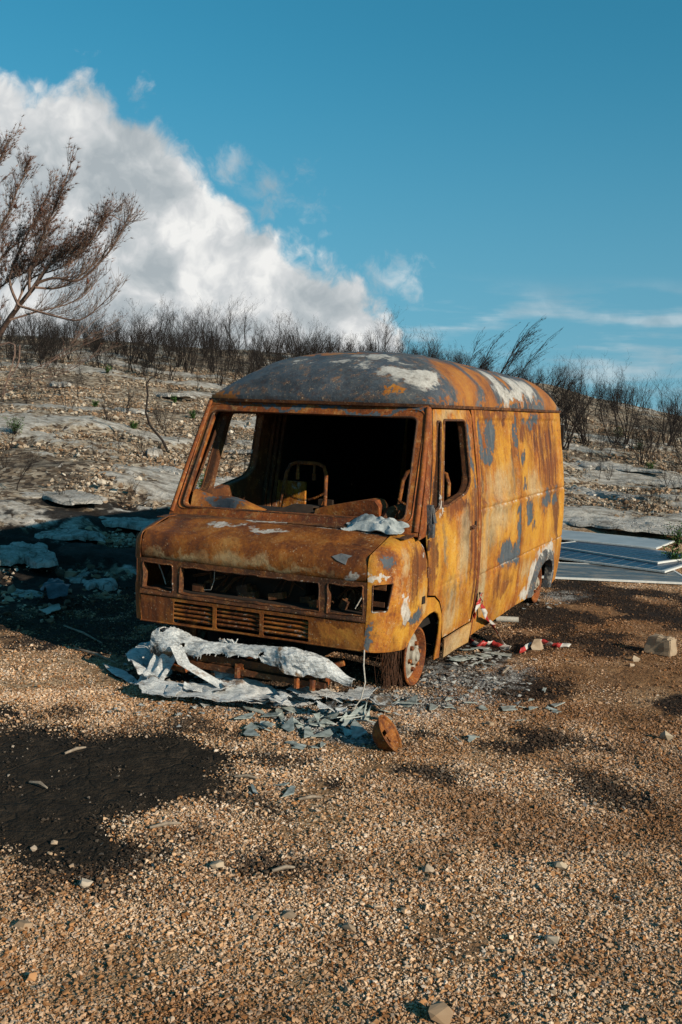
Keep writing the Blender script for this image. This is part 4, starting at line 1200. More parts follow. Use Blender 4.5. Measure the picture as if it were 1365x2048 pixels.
for i in range(150):
    y = rg.uniform(.47, .66)
    x = .905 - rg.uniform(.03, .15)
    z0 = rg.uniform(.30, .40)
    mb.tube([(x, y, z0), (x + rg.gauss(0, .012), y - rg.uniform(.0, .06), z0 * .6), (x + rg.gauss(0, .03), y - rg.uniform(-.04, .09), rg.uniform(0.0, .08))], .0016, 3, cap=False)
tag(mb.build('tyre_wires', simple('burnt_wire', (.015, .008, .005), (.09, .035, .015), 40), wf1), kind='stuff')
bpy.data.objects['tyre_wires'].location = (-.905, -.735, -.203)
for s_ in (-1, 1):
    MB().box((s_ * .38, 2.5, .29), (.09, 4.6, .12)).build('chassis_rail', m_soot, van)
for cy in (.735, 4.12):
    MB().tube([(-.78, cy, .20), (.78, cy, .20)], .045, 8).build('axle', m_soot, van, smooth=50)
cable('hanging_cable', [(.848, -.006, .40), (.850, -.012, .30), (.868, -.02, .20), (.852, -.04, .10), (.81, -.06, .03), (.77, -.07, .012)], .005, m_cable, van)
cable('loose_cable', [(.52, .06, .77), (.54, .07, .68), (.545, .06, .62)], .004, m_cable, van)
cable('loose_cable', [(-.28, .05, .78), (-.29, .06, .70), (-.32, .07, .635), (-.38, .08, .625)], .003, m_cable, van)

# ------------------------------------------------------------------ burnt trees and shrubs
m_char, t, out = new_mat('charred_bark')
P = world_co(t)
finish(t, out, ramp(t, nse(t, P, 18, 4, .6), [(.3, (.012, .010, .010)), (.6, (.035, .028, .025)), (.8, (.075, .058, .048))]), rough=.95, spec=.1)
m_twig, t, out = new_mat('burnt_twig')
P = world_co(t)
finish(t, out, ramp(t, nse(t, P, 5, 3, .6), [(.3, (.011, .010, .010)), (.7, (.034, .027, .024))]), rough=.95, spec=.1)
m_pinebark, t, out = new_mat('scorched_pine_bark')
P = world_co(t)
finish(t, out, ramp(t, nse(t, P, 14, 5, .65), [(.3, (.07, .045, .038)), (.55, (.19, .125, .10)), (.8, (.30, .22, .18))]), rough=.95, spec=.1)
m_pinetwig, t, out = new_mat('scorched_pine_twig')
P = world_co(t)
finish(t, out, ramp(t, nse(t, P, 4, 3, .6), [(.3, (.085, .062, .052)), (.7, (.25, .185, .15))]), rough=.95, spec=.1)
m_needle, t, out = new_mat('scorched_needles')
P = world_co(t)
finish(t, out, ramp(t, nse(t, P, 6, 3, .6), [(.3, (.085, .044, .034)), (.5, (.17, .085, .058)), (.75, (.29, .16, .105))]), rough=.9, spec=.15)
m_cone = simple('pine_cone', (.06, .026, .018), (.16, .065, .04), 60)

def shrub(seed, h, stems=3, lean=(.1, 0), spread=.5, dens=1.0, leafy=.0, bare=.35, wind=0.0):
    """bare burnt shrub; returns the trunk buffer and the crown buffer"""
    rg = random.Random(seed)
    tr, cr = MB(), MB()
    def branch(buf, p, d, ln, r, lvl):
        n = 5 if lvl == 0 else 4
        pts, rad = [p.copy()], [r]
        q = p.copy()
        dd = d.copy()
        for i in range(n):
            k = .26 if lvl else .20
            dd = (dd + Vector((rg.gauss(0, k) + wind * .12, rg.gauss(0, k), .10 + rg.gauss(0, .10)))).normalized()
            q = q + dd * ln / n
            pts.append(q.copy())
            rad.append(r * (1 - .75 * (i + 1) / n) if lvl else r * (1 - .55 * (i + 1) / n))
        buf.tube(pts, rad, 5 if lvl == 0 else 3, cap=False)
        if lvl >= 3:
            return
        m_ = {0: 8, 1: 6, 2: 5}[lvl]
        m_ = max(2, int(m_ * dens * rg.uniform(.7, 1.2)))
        for j in range(m_):
            k = rg.uniform(bare if lvl == 0 else .2, 1.0)
            i = min(n - 1, int(k * n))
            b = pts[i].lerp(pts[i + 1], k * n - i)
            ax = (pts[i + 1] - pts[i]).normalized()
            side_ = Vector((rg.gauss(0, 1) + wind, rg.gauss(0, 1), rg.gauss(0, .4))).normalized()
            nd_ = (ax * .9 + side_ * (.55 + .3 * rg.random()) + Vector((0, 0, .25))).normalized()
            branch(cr, b, nd_, ln * rg.uniform(.32, .55), max(.0020, rad[i] * .45), lvl + 1)
        if leafy and lvl >= 2:
            for j in range(int(3 * leafy)):
                if rg.random() < .5:
                    c = pts[-1] + Vector((rg.gauss(0, .03), rg.gauss(0, .03), rg.gauss(0, .03)))
                    a = Vector((rg.gauss(0, 1), rg.gauss(0, 1), rg.gauss(0, 1))).normalized() * .022
                    b = a.cross(Vector((rg.random(), rg.random(), 1))).normalized() * .011
                    cr.add([c - a, c + b, c + a, c - b], [(0, 1, 2, 3)])
    for s_ in range(stems):
        a = rg.uniform(0, 6.283)
        d = Vector((math.cos(a) * spread * rg.uniform(.2, 1) + lean[0], math.sin(a) * spread * rg.uniform(.2, 1) + lean[1], 1)).normalized()
        branch(tr, Vector((rg.gauss(0, .05), rg.gauss(0, .05), -.08)), d, h * rg.uniform(.7, 1.0), h * rg.uniform(.006, .0105), 0)
    return tr, cr
def make_shrub(name, *a, mats=(m_char, m_twig), **k):
    tr, cr = shrub(*a, **k)
    e = empty(name)
    tr.build('trunk', mats[0], e, smooth=60)
    cr.build('crown', mats[1], e)
    return e
SHRUBS = [make_shrub('burnt_shrub', 100 + i, 2.0, stems=[4, 6, 2, 8, 3, 5, 9, 4][i], spread=[.22, .32, .15, .40, .28, .34, .5, .2][i], leafy=[.8, 0, .6, 0, .4, .8, 0, .5][i], bare=[.3, .25, .4, .15, .3, .2, .12, .35][i], dens=[1, .8, 1.1, .7, 1.1, .9, .65, 1][i], wind=.25) for i in range(8)]
USED = [False] * 8
def plant(i, p, h, rz, label, group, cat='shrub', name=None):
    o = SHRUBS[i] if not USED[i] else copy_tree(SHRUBS[i])
    USED[i] = True
    o.location = p
    o.rotation_euler = (0, 0, rz)
    s_ = h / 2.0
    o.scale = (s_, s_, s_)
    if name: o.name = name
    return tag(o, label, cat, group)
rg = random.Random(77)
def pick(px, dist):
    d = ray_dir(px, 900)
    hd = Vector((d[0], d[1], 0)).normalized()
    x, y = CAM[0] + hd.x * dist, CAM[1] + hd.y * dist
    return Vector((x, y, gz(x, y)))
# the hand-placed ones
named = [(262, 745, 1.95, 0, 'tall charred tree left of the van with dead leaves at its tips', 'tree'), (300, 725, 1.75, 5, 'second charred tree beside the tall one left of the van', 'tree'),
         (505, 760, 1.55, 1, 'dark twiggy burnt shrub behind the left end of the van roof', 'shrub'), (375, 745, 1.9, 3, 'wide dense burnt shrub left of the van roof', 'shrub'),
         (1128, 900, 2.0, 6, 'dense black burnt shrub just behind the van tail', 'shrub'), (1172, 890, 2.0, 3, 'burnt shrub second from the van tail', 'shrub'),
         (1225, 890, 2.0, 4, 'tall bare burnt tree between two shrubs right of the van', 'tree'), (1255, 890, 1.9, 1, 'slanting burnt tree right of the van over green sprouts', 'tree'),
         (1335, 893, 1.8, 3, 'burnt shrub near the right edge of the picture', 'shrub')]
for px, py, h, i, lb, ct in named:
    plant(i, on_ground(px, py), h, rg.uniform(0, 6.28), lb, None, ct, 'burnt_tree' if ct == 'tree' else None)
# the rows along the ridge
def row(n, x0, x1, d0, d1, h0, h1, label, group):
    for k in range(n):
        px = x0 + (x1 - x0) * (k + rg.uniform(-.6, .6)) / n
        p = pick(px, rg.uniform(d0, d1))
        plant(rg.randrange(8), p, rg.uniform(h0, h1), rg.uniform(0, 6.28), label, group)
row(52, -30, 330, 30, 43, .6, 1.7, 'black leafless burnt shrub on the skyline left of the roof', 'burnt shrubs on the left skyline')
row(84, 330, 860, 26, 43, .6, 1.75, 'black leafless burnt shrub in the thicket behind the van', 'burnt shrubs in the thicket behind the van')
row(16, 850, 1130, 30, 42, .6, 1.4, 'black leafless burnt shrub above the van roof', 'burnt shrubs above the van roof')
row(36, 1120, 1380, 24, 42, .5, 1.4, 'black leafless burnt shrub on the right slope', 'burnt shrubs on the right slope')
row(60, 0, 700, 13, 32, .2, .75, 'small burnt twiggy bush low on the slope left of the van', 'small burnt bushes on the left slope')
row(40, 1120, 1380, 17, 34, .2, .6, 'small burnt twiggy bush low on the slope right of the van', 'small burnt bushes on the right slope')
# the thin burnt scrub between them, too fine and dense to count
protos = []
for i in range(5):
    a_, b_ = shrub(300 + i, 1.0, stems=[5, 7, 4, 6, 8][i], spread=[.3, .45, .2, .4, .5][i], bare=.12, dens=.7, wind=.3)
    a_.add(b_.v, b_.f)
    o = a_.build('p', m_twig)
    COL.objects.unlink(o)
    protos.append(o)
sx_, sy_ = [], []
for n_, x0, x1, d0, d1 in ((150, -40, 340, 27, 44), (210, 330, 870, 27, 44), (60, 860, 1130, 29, 44), (52, 1115, 1390, 26, 44)):
    for k in range(n_):
        q = pick(rg.uniform(x0, x1), d0 + (d1 - d0) * rg.random() ** .6)
        sx_.append(q.x); sy_.append(q.y)
put('burnt_scrub', np.array(sx_), np.array(sy_), protos, .35, 1.05, 'thin black burnt scrub covering the ridge behind the van', 'scrub', sink=.02, tilt=.2)
for i in range(8):
    if not USED[i]:
        plant(i, pick(600, 38), 1.6, 0, 'black leafless burnt shrub in the thicket behind the van', 'burnt shrubs in the thicket behind the van')
# single bare sapling left of the windscreen
e = empty('bare_sapling')
b0 = on_ground(341, 908)
dep = (Vector(b0) - Vector(CAM)).dot(Vector(FWD))
path = [at_depth(x, y, dep) for x, y in ((341, 912), (325, 880), (300, 850), (292, 825), (296, 790), (294, 768), (300, 758), (312, 752), (326, 745))]
MB().tube(path, [.026, .023, .021, .020, .018, .015, .012, .008, .004], 7).build('trunk', m_char, e, smooth=60)
tw = MB()
tw.tube([at_depth(x, y, dep) for x, y in ((294, 768), (290, 752), (292, 744))], [.009, .006, .003], 5)
tw.tube([at_depth(x, y, dep) for x, y in ((312, 752), (330, 752), (345, 758), (352, 750))], [.006, .004, .003, .002], 4)
tw.build('crown', m_twig, e)
tag(e, 'single thin curved bare sapling standing left of the windscreen', 'sapling')
e = empty('burnt_stump')
b0 = on_ground(452, 890)
dep = (Vector(b0) - Vector(CAM)).dot(Vector(FWD))
MB().tube([at_depth(x, y, dep) for x, y in ((452, 896), (453, 850), (455, 825), (458, 800))], [.03, .026, .024, .02], 7).build('trunk', m_char, e, smooth=60)
tag(e, 'charred upright stem seen through the windscreen opening', 'tree')
# windswept scorched pines above the roof
def windswept(name, px, py, dist, h, seed, label):
    rg2 = random.Random(seed)
    e = empty(name)
    p = pick(px, dist)
    tr, cr = MB(), MB()
    R_ = Vector(RGT)
    for s_ in range(9):
        k = rg2.uniform(.45, 1.0)
        q = Vector(p) + R_ * rg2.uniform(-.4, .4) + Vector((0, rg2.uniform(-.3, .3), -.1))
        pts, rad = [q.copy()], [.02]
        d = (R_ * rg2.uniform(-.1, .3) + Vector((0, 0, 1))).normalized()
        for i in range(9):
            d = (d + R_ * .055 + Vector((0, rg2.gauss(0, .06), rg2.gauss(0, .05)))).normalized()
            q = q + d * h * k / 9
            pts.append(q.copy()); rad.append(.02 * (1 - i / 9.5))
        tr.tube(pts, rad, 4, cap=False)
        for j in range(34):
            i = rg2.randrange(2, 9)
            b = pts[i].lerp(pts[i + 1 if i < 9 else 9], rg2.random())
            dd = (d * .8 + R_ * rg2.uniform(-.1, .5) + Vector((rg2.gauss(0, .2), rg2.gauss(0, .2), .35 + rg2.gauss(0, .15)))).normalized()
            l2 = h * rg2.uniform(.08, .26)
            e2 = b + dd * l2 + R_ * l2 * .25
            cr.tube([b, b + dd * l2 * .5, e2], [.006, .004, .002], 3, cap=False)
            for m_ in range(5):
                c = b.lerp(e2, rg2.uniform(.3, 1))
                f = (dd + Vector((rg2.gauss(0, .35), rg2.gauss(0, .35), rg2.gauss(0, .2))) + R_ * .3).normalized() * rg2.uniform(.05, .10)
                g_ = f.cross(Vector((.3, .8, .2))).normalized() * .006
                cr.add([c - g_, c + f, c + g_], [(0, 1, 2)])
    tr.build('trunk', m_char, e, smooth=60)
    cr.build('crown', m_twig, e)
    return tag(e, label, 'tree')
windswept('windswept_pine', 945, 730, 26, 3.2, 4, 'scorched windswept pine leaning right above the van roof')
windswept('windswept_pine', 1062, 745, 27, 1.8, 6, 'thinner windswept scorched pine above the rear of the roof')

# ------------------------------------------------------------------ scorched pine at the left edge
pine = empty('scorched_pine', tuple(on_ground(-40, 1010)))
tag(pine, 'scorched pine with brown needles and cones leaning in from the left edge', 'tree')
def rel(v):
    return Vector(v) - pine.location
PD = 10.5
def limb(pix, r0, r1, d0=PD, d1=PD, sides=6):
    n = len(pix)
    pts = [rel(at_depth(x, y, d0 + (d1 - d0) * i / (n - 1))) for i, (x, y) in enumerate(pix)]
    # smooth
    out_ = []
    for i in range(n - 1):
        for k in range(4):
            s = k / 4
            p0, p1, p2, p3 = pts[max(i - 1, 0)], pts[i], pts[i + 1], pts[min(i + 2, n - 1)]
            out_.append(.5 * ((2 * p1) + (p2 - p0) * s + (2 * p0 - 5 * p1 + 4 * p2 - p3) * s * s + (3 * p1 - p0 - 3 * p2 + p3) * s ** 3))
    out_.append(pts[-1])
    rad = [r0 + (r1 - r0) * i / (len(out_) - 1) for i in range(len(out_))]
    return out_, rad
rg = random.Random(21)
trunk_b, twig_b, need_b = MB(), MB(), MB()
base = pine.location
dep0 = (base - Vector(CAM)).dot(Vector(FWD))
tp, tr_ = limb([(-40, 1040), (-75, 900), (-55, 770), (0, 668), (38, 612), (76, 566)], .050, .021, dep0, PD)
trunk_b.tube(tp, tr_, 8)
LIMBS = [([(76, 566), (110, 556), (160, 560), (205, 520), (235, 480), (262, 425)], .018, .004, PD, PD - .3, 1.0, .25),
         ([(76, 566), (100, 530), (140, 500), (185, 475), (215, 430), (262, 455)], .017, .004, PD, PD + .5, 1.0, .3),
         ([(60, 590), (60, 545), (75, 500), (95, 450), (120, 390), (142, 330)], .018, .004, PD, PD - .5, 1.1, .9),
         ([(38, 612), (20, 560), (40, 500), (65, 450), (85, 410), (105, 375)], .018, .004, PD, PD + .4, 1.1, .8),
         ([(0, 640), (-30, 560), (-10, 480), (15, 430), (35, 380), (50, 350)], .019, .005, PD, PD - .2, 1.1, .8),
         ([(-40, 640), (-60, 500), (-40, 390), (-5, 330), (15, 285)], .019, .005, PD, PD, 1.1, .9),
         ([(70, 575), (120, 575), (170, 545), (210, 505), (235, 470)], .014, .003, PD, PD + .7, .9, .6),
         ([(50, 600), (90, 540), (120, 520), (170, 500), (205, 440)], .014, .003, PD, PD - .6, 1.0, .9),
         ([(30, 620), (60, 560), (110, 540), (150, 520), (175, 490)], .014, .003, PD, PD + .2, 1.0, 1.3),
         ([(-10, 660), (-20, 600), (20, 560), (60, 540), (90, 520)], .016, .003, PD, PD + .5, 1.0, 1.3),
         ([(-30, 560), (0, 520), (30, 490), (70, 470), (100, 440)], .014, .003, PD, PD + .8, 1.0, .8),
         ([(40, 612), (110, 632), (160, 640), (200, 612), (232, 580)], .015, .003, PD, PD - .3, .75, .0),
         ([(20, 640), (80, 622), (130, 610), (170, 590), (195, 560)], .012, .003, PD, PD + .3, .8, .1)]
TIPS = []
UPV_ = Vector((0, 0, 1)); RG_ = Vector(RGT)
def needles(p, d, n, s=1.0):
    for _ in range(n):
        f = (d + Vector((rg.gauss(0, .55), rg.gauss(0, .55), rg.gauss(0, .4)))).normalized() * rg.uniform(.035, .075) * s
        g_ = f.cross(Vector((rg.random(), rg.random(), .5))).normalized() * .0022
        need_b.add([p - g_, p + f, p + g_], [(0, 1, 2)])
for pix, r0, r1, d0, d1, dn, nd_ in LIMBS:
    pts, rad = limb(pix, r0, r1, d0, d1)
    trunk_b.tube(pts, rad, 5, cap=False)
    n = len(pts)
    for j in range(int(38 * dn)):
        k = rg.uniform(.12, 1.0)
        i = min(n - 2, int(k * (n - 1)))
        b = pts[i]
        ax = (pts[i + 1] - pts[i]).normalized()
        d = (ax * rg.uniform(.5, 1.0) + UPV_ * rg.uniform(-.15, .55) + RG_ * rg.uniform(-.15, .5) + Vector((rg.gauss(0, .3), rg.gauss(0, .3), 0))).normalized()
        ln = rg.uniform(.18, .46) * (1.15 - .72 * k)
        q, tp2, rr = b.copy(), [b.copy()], [min(.0042, rad[i] * .40)]
        for s_ in range(5):
            d = (d + UPV_ * rg.uniform(.03, .22) + RG_ * .04 + Vector((rg.gauss(0, .10), rg.gauss(0, .10), 0))).normalized()
            q = q + d * ln / 5
            tp2.append(q.copy()); rr.append(max(.0018, rr[0] * (1 - (s_ + 1) / 5.5)))
        twig_b.tube(tp2, rr, 3, cap=False)
        TIPS.append(tp2[3])
        for s_ in range(6):
            i2 = rg.randrange(1, 6)
            b2 = tp2[i2]
            d2 = (d * .8 + UPV_ * rg.uniform(-.1, .5) + Vector((rg.gauss(0, .4), rg.gauss(0, .4), rg.gauss(0, .2)))).normalized()
            l2 = rg.uniform(.05, .17)
            m2 = b2 + d2 * l2 * .5 + UPV_ * .006
            e2 = b2 + d2 * l2 + UPV_ * l2 * .25
            twig_b.tube([b2, m2, e2], [.0020, .0016, .0011], 3, cap=False)
            if rg.random() < nd_ + .25:
                needles(e2, d2, int(13 * max(.5, nd_)), .85)
                needles(m2, d2, int(7 * nd_), .85)
        if rg.random() < nd_:
            needles(tp2[-1], d, int(9 * max(.4, nd_)))
trunk_b.build('trunk', m_pinebark, pine, smooth=60)
twig_b.build('branches', m_pinetwig, pine)
tag(need_b.build('needles', m_needle, pine), kind='stuff')
for x, y in ((43, 392), (46, 412), (14, 525), (103, 410), (77, 440), (204, 480), (225, 478), (228, 508), (231, 525), (198, 570), (60, 400), (17, 606), (182, 468), (90, 500)):
    c = rel(at_depth(x, y, PD))
    c = min(TIPS, key=lambda q: (q - c).length) - Vector((0, 0, .028))
    MB().lathe([(-.030, .0), (-.025, .009), (-.013, .015), (0, .016), (.015, .011), (.026, .005), (.030, 0)], 9, axis='z').build('pine_cone', m_cone, pine, smooth=40).location = c
# lower dead boughs of a second fallen pine, rusty needles over the slope
fp = empty('fallen_pine', tuple(on_ground(10, 800)))
tag(fp, 'fallen scorched pine boughs lying over the slope under the leaning pine', 'tree')
pine_loc, pine = pine, fp
trunk_b, twig_b, need_b = MB(), MB(), MB()
FD = (fp.location - Vector(CAM)).dot(Vector(FWD))
for pix, r0, nd_ in (([(-30, 700), (30, 690), (10, 780), (5, 800)], .03, 0), ([(40, 690), (36, 730), (10, 770), (5, 805)], .022, 0), ([(0, 790), (60, 765), (130, 745), (190, 712), (240, 690)], .016, .25), ([(20, 760), (70, 750), (140, 735), (200, 700)], .014, .3), ([(60, 740), (120, 715), (170, 690), (235, 660)], .014, .6), ([(100, 720), (150, 690), (190, 668), (240, 640)], .012, .7), ([(0, 770), (40, 772), (90, 775), (140, 768)], .012, .1), ([(90, 735), (130, 700), (170, 660), (215, 620)], .012, .5)):
    pts, rad = limb(pix, r0, .003, FD, FD + rg.uniform(-.6, .3))
    trunk_b.tube(pts, rad, 5, cap=False)
    if r0 > .02:
        continue
    for j in range(20):
        i = rg.randrange(len(pts) // 4, len(pts) - 1)
        ax = (pts[i + 1] - pts[i]).normalized()
        d = (ax * .8 + UPV_ * rg.uniform(-.1, .7) + Vector((rg.gauss(0, .3), rg.gauss(0, .3), 0))).normalized()
        e2 = pts[i] + d * rg.uniform(.1, .4)
        twig_b.tube([pts[i], pts[i].lerp(e2, .5) - UPV_ * .01, e2], [.005, .004, .002], 3, cap=False)
        for s_ in range(3):
            q = pts[i].lerp(e2, rg.uniform(.3, 1))
            e3 = q + (d + Vector((rg.gauss(0, .5), rg.gauss(0, .5), rg.gauss(.2, .3)))).normalized() * rg.uniform(.06, .16)
            twig_b.tube([q, e3], [.003, .0015], 3, cap=False)
            if rg.random() < nd_:
                needles(e3, d, 9, 1.3)
trunk_b.build('trunk', m_pinebark, fp, smooth=60)
twig_b.build('branches', m_pinetwig, fp)
tag(need_b.build('needles', m_needle, fp), kind='stuff')

# ------------------------------------------------------------------ green sprouts after the fire
m_leaf, t, out = new_mat('green_sprout')
P = world_co(t)
finish(t, out, ramp(t, nse(t, P, 9, 3, .6), [(.3, (.030, .070, .018)), (.55, (.065, .135, .030)), (.8, (.12, .20, .05))]), rough=.75, spec=.2)
rg = random.Random(5)
def sprout(px, py, size, label, tall=1.0):
    e = empty('green_sprout', tuple(on_ground(px, py)))
    lf, st = MB(), MB()
    for s_ in range(14):
        a = rg.uniform(0, 6.283)
        tip = Vector((math.cos(a) * size * rg.uniform(.1, .8), math.sin(a) * size * rg.uniform(.1, .8), size * rg.uniform(.5, 1.2) * tall))
        st.tube([(0, 0, -.02), tip * .5 + Vector((0, 0, .02)), tip], [.006, .004, .002], 3, cap=False)
        for j in range(34):
            k = rg.uniform(.25, 1.05)
            c = tip * k + Vector((rg.gauss(0, .1), rg.gauss(0, .1), rg.gauss(0, .08))) * size
            f = Vector((rg.gauss(0, 1), rg.gauss(0, 1), rg.gauss(.3, .7))).normalized() * rg.uniform(.02, .04)
            g_ = f.cross(Vector((rg.random(), rg.random(), 1))).normalized() * .010
            lf.add([c, c + f * .5 + g_, c + f, c + f * .5 - g_], [(0, 1, 2, 3)])
    st.build('stem', m_twig, e)
    lf.build('leaves', m_leaf, e)
    return tag(e, label, 'plant')
sprout(30, 868, .26, 'green sprout growing on the slope at the left edge')
sprout(405, 985, .24, 'green sprout seen through the empty cab of the van', 1.3)
sprout(268, 858, .13, 'green sprout beside the thin bare sapling')
sprout(350, 808, .16, 'small green sprout left of the roof corner')
sprout(385, 838, .16, 'small green sprout just left of the windscreen pillar')
sprout(215, 748, .2, 'small green sprout under the tall charred tree')
sprout(190, 815, .12, 'tiny green sprout on the stony left slope')
sprout(1352, 1096, .34, 'larger green sprout above the solar panels at the right edge')
sprout(1348, 1130, .24, 'lower green sprout at the right edge beside the solar panels')
sprout(1238, 878, .3, 'green sprout at the foot of the slanting burnt tree')
sprout(1280, 905, .26, 'green sprout right of the slanting burnt tree')
sprout(1300, 945, .2, 'low green sprout on the open right slope')

# ------------------------------------------------------------------ limestone, stones
m_lime, t, out = new_mat('limestone')
P = world_co(t)
n1 = nse(t, P, 3.0, 6, .7)
n2 = nse(t, P, 19, 5, .72)
cr_ = mapr(t, vor(t, vmth(t, 'ADD', P, vscale(t, nse(t, P, 3, 3, .6, col=True), .35)), 3.2, 'DISTANCE_TO_EDGE'), .0, .035)
c = ramp(t, mth(t, 'ADD', mth(t, 'MULTIPLY', n1, .5), mth(t, 'MULTIPLY', n2, .5)), [(.32, (.12, .105, .09)), (.44, (.34, .315, .28)), (.55, (.52, .49, .455)), (.72, (.64, .615, .58))])
c = mixc(t, mapr(t, cr_, 0, 1, .6, 0), c, (.10, .085, .07))
c = mixc(t, mapr(t, nse(t, P, 1.3, 5, .7), .56, .70, 0, .75), c, (.10, .07, .045))
finish(t, out, c, rough=.95, height=mth(t, 'ADD', mth(t, 'ADD', n2, n1), mth(t, 'MULTIPLY', cr_, .5)), bump=.8, dist=.05, spec=.15)
m_field = gravel_mat('field_stone', [(0, (.34, .25, .17)), (.5, (.46, .37, .27)), (1.0, (.55, .48, .40))], stains=False)
def lump(name, c, rad, h, seed, mat, rz=0.0, n=26, rough=.22, sink=.35):
    """irregular weathered rock: noisy flattened dome closed below the soil"""
    mb = MB()
    vs, fs = [], []
    m_ = 9 if n < 40 else 16
    for j in range(m_ + 1):
        k = j / m_
        for i in range(n):
            a = 2 * math.pi * i / n
            o_ = 1 + rough * 1.6 * mnoise.noise(Vector((math.cos(a) * 1.3 + seed, math.sin(a) * 1.3, seed * .7))) + rough * .8 * mnoise.noise(Vector((math.cos(a) * 4 + seed, math.sin(a) * 4, seed * .7)))
            r_ = math.sin(min(1, k * 1.15) * math.pi / 2) if k < .87 else 1.03
            x, y = math.cos(a) * rad[0] * o_ * r_, math.sin(a) * rad[1] * o_ * r_
            z = h * max(0, (1 - k ** 2.2)) if k < .87 else -h * sink
            z += h * rough * 1.6 * mnoise.noise(Vector((x * 2.6 + seed, y * 3.6, 1))) + h * rough * .9 * mnoise.noise(Vector((x * 8 + seed, y * 8, 2))) + h * rough * .5 * mnoise.noise(Vector((x * 19 + seed, y * 19, 2)))
            vs.append((x, y, z))
    fs += [(j * n + i, j * n + (i + 1) % n, (j + 1) * n + (i + 1) % n, (j + 1) * n + i) for j in range(m_) for i in range(n)]
    fs.append(tuple(range(m_ * n, m_ * n + n))[::-1])
    mb.add(vs, fs)
    o = mb.build(name, mat, None, smooth=32)
    o.location = c
    o.rotation_euler = (0, 0, rz)
    return o
SLABS = [(90, 985, .95, .42, 'long pale limestone slab in sun above the van shadow at the left edge'), (220, 1040, .85, .40, 'broad limestone slab in the van shadow left of the windscreen'),
         (40, 1105, .75, .34, 'limestone slab with a sunlit patch at the left edge'), (300, 1035, .50, .26, 'limestone slab in shade next to the left windscreen pillar'), (140, 1065, .50, .24, 'shaded limestone slab in the middle of the van shadow'),
         (300, 905, .55, .26, 'pale limestone slab at the foot of the bare sapling'), (330, 938, .55, .22, 'flat limestone slab below the bare sapling'), (245, 820, .75, .3, 'white limestone slab on the slope left of the sapling'),
         (190, 1160, .42, .2, 'dark shaded limestone hump left of the grille'), (30, 1175, .40, .2, 'small shaded limestone slab at the left edge under the sunlit patch'),
         (320, 790, .9, .35, 'pale limestone pavement just left of the roof corner'), (120, 770, .9, .3, 'limestone pavement under the fallen pine boughs'),
         (1190, 1040, 1.3, .55, 'grey limestone pavement right behind the solar panels'), (1290, 1050, .9, .35, 'limestone pavement above the right end of the solar panels'), (1180, 985, 1.3, .5, 'broad pale limestone pavement behind the van tail'),
         (1240, 935, 1.3, .4, 'limestone ledge on the right slope below the burnt trees'), (1330, 970, .9, .3, 'limestone ledge near the right edge of the picture'), (1160, 930, .9, .35, 'limestone ledge close behind the van tail'),
         (480, 900, .7, .28, 'limestone slab seen through the passenger window opening'), (455, 960, .6, .25, 'lower limestone slab seen through the passenger window opening')]
for i, (px, py, rx, ry, lb) in enumerate(SLABS):
    p = on_ground(px, py)
    o = lump('limestone_rock', (p.x, p.y, p.z - .035), (rx, ry), .045 + .022 * (i % 3) - (.02 if i in (1, 2, 3, 4, 8, 9) else 0), 3.7 * i + 1, m_lime, R(-25 + 18 * math.sin(i * 2.1)), n=56, rough=.46)
    tag(o, lb, 'rock', 'limestone slabs on the slope')
def stone(px, py, s, label, seed, flat=.7, block=False):
    rg_ = random.Random(seed)
    p = at_z(px, py, 0)
    z0 = gz(p.x, p.y)
    mb = MB()
    if block:
        bm = bmesh.new()
        for x in (-1, 1):
            for y in (-1, 1):
                for z in (0, 1):
                    k = 1 - .12 * z
                    bm.verts.new((x * s * k * rg_.uniform(.85, 1.05), y * s * .62 * k * rg_.uniform(.8, 1.05), z * s * 1.25 * rg_.uniform(.8, 1.05)))
        for _ in range(6):
            bm.verts.new((rg_.uniform(-.9, .9) * s, rg_.uniform(-.5, .5) * s, s * rg_.uniform(1.1, 1.32)))
        bmesh.ops.convex_hull(bm, input=bm.verts[:])
        bmesh.ops.bevel(bm, geom=bm.edges[:], offset=s * .07, segments=2, affect='EDGES')
        bmesh.ops.triangulate(bm, faces=bm.faces[:])
        bmesh.ops.subdivide_edges(bm, edges=bm.edges[:], cuts=3, use_grid_fill=True)
        for v in bm.verts:
            q = v.co / s
            v.co += v.co.normalized() * s * (.13 * mnoise.noise(q * 1.6) + .06 * mnoise.noise(q * 5) + .03 * mnoise.noise(q * 14))
        bmesh.ops.recalc_face_normals(bm, faces=bm.faces[:])
        bm.verts.index_update()
        mb.add([v.co for v in bm.verts], [tuple(v.index for v in f.verts) for f in bm.faces])
        bm.free()
    else:
        v, f = stone_mesh(rg_, s, flat, 16)
        mb.add([q + Vector((0, 0, s * flat * .55)) for q in v], f)
    o = mb.build('stone', m_field)
    o.location = (p.x, p.y, z0)
    o.rotation_euler = (0, 0, rg_.uniform(-.4, .4))
    return tag(o, label, 'stone', 'single stones on the gravel')
stone(1320, 1308, .118, 'large square-edged stone block on the gravel at the right edge', 1, block=True)
stone(1268, 1322, .05, 'fist-sized pale stone left of the square stone block', 2)
stone(1262, 1333, .03, 'small dark stone below the fist-sized pale stone', 3)
stone(1332, 1482, .045, 'pointed pale stone near the right edge below the soot', 4, .9)
stone(435, 1735, .036, 'lone pale stone at the lower edge of the tar patch', 5)
stone(172, 1772, .034, 'round pale stone just below the tar patch', 6)
stone(46, 1858, .042, 'flat pale stone near the left edge of the foreground', 7, .5)
stone(880, 2042, .05, 'stone cut by the bottom edge of the picture', 8, .9)
stone(980, 1452, .03, 'small pointed stone right of the headlight bowl', 9, .9)
stone(68, 1700, .02, 'smallest white stone lying on the tar patch', 10)
stone(110, 1688, .018, 'middle white stone lying on the tar patch', 12)
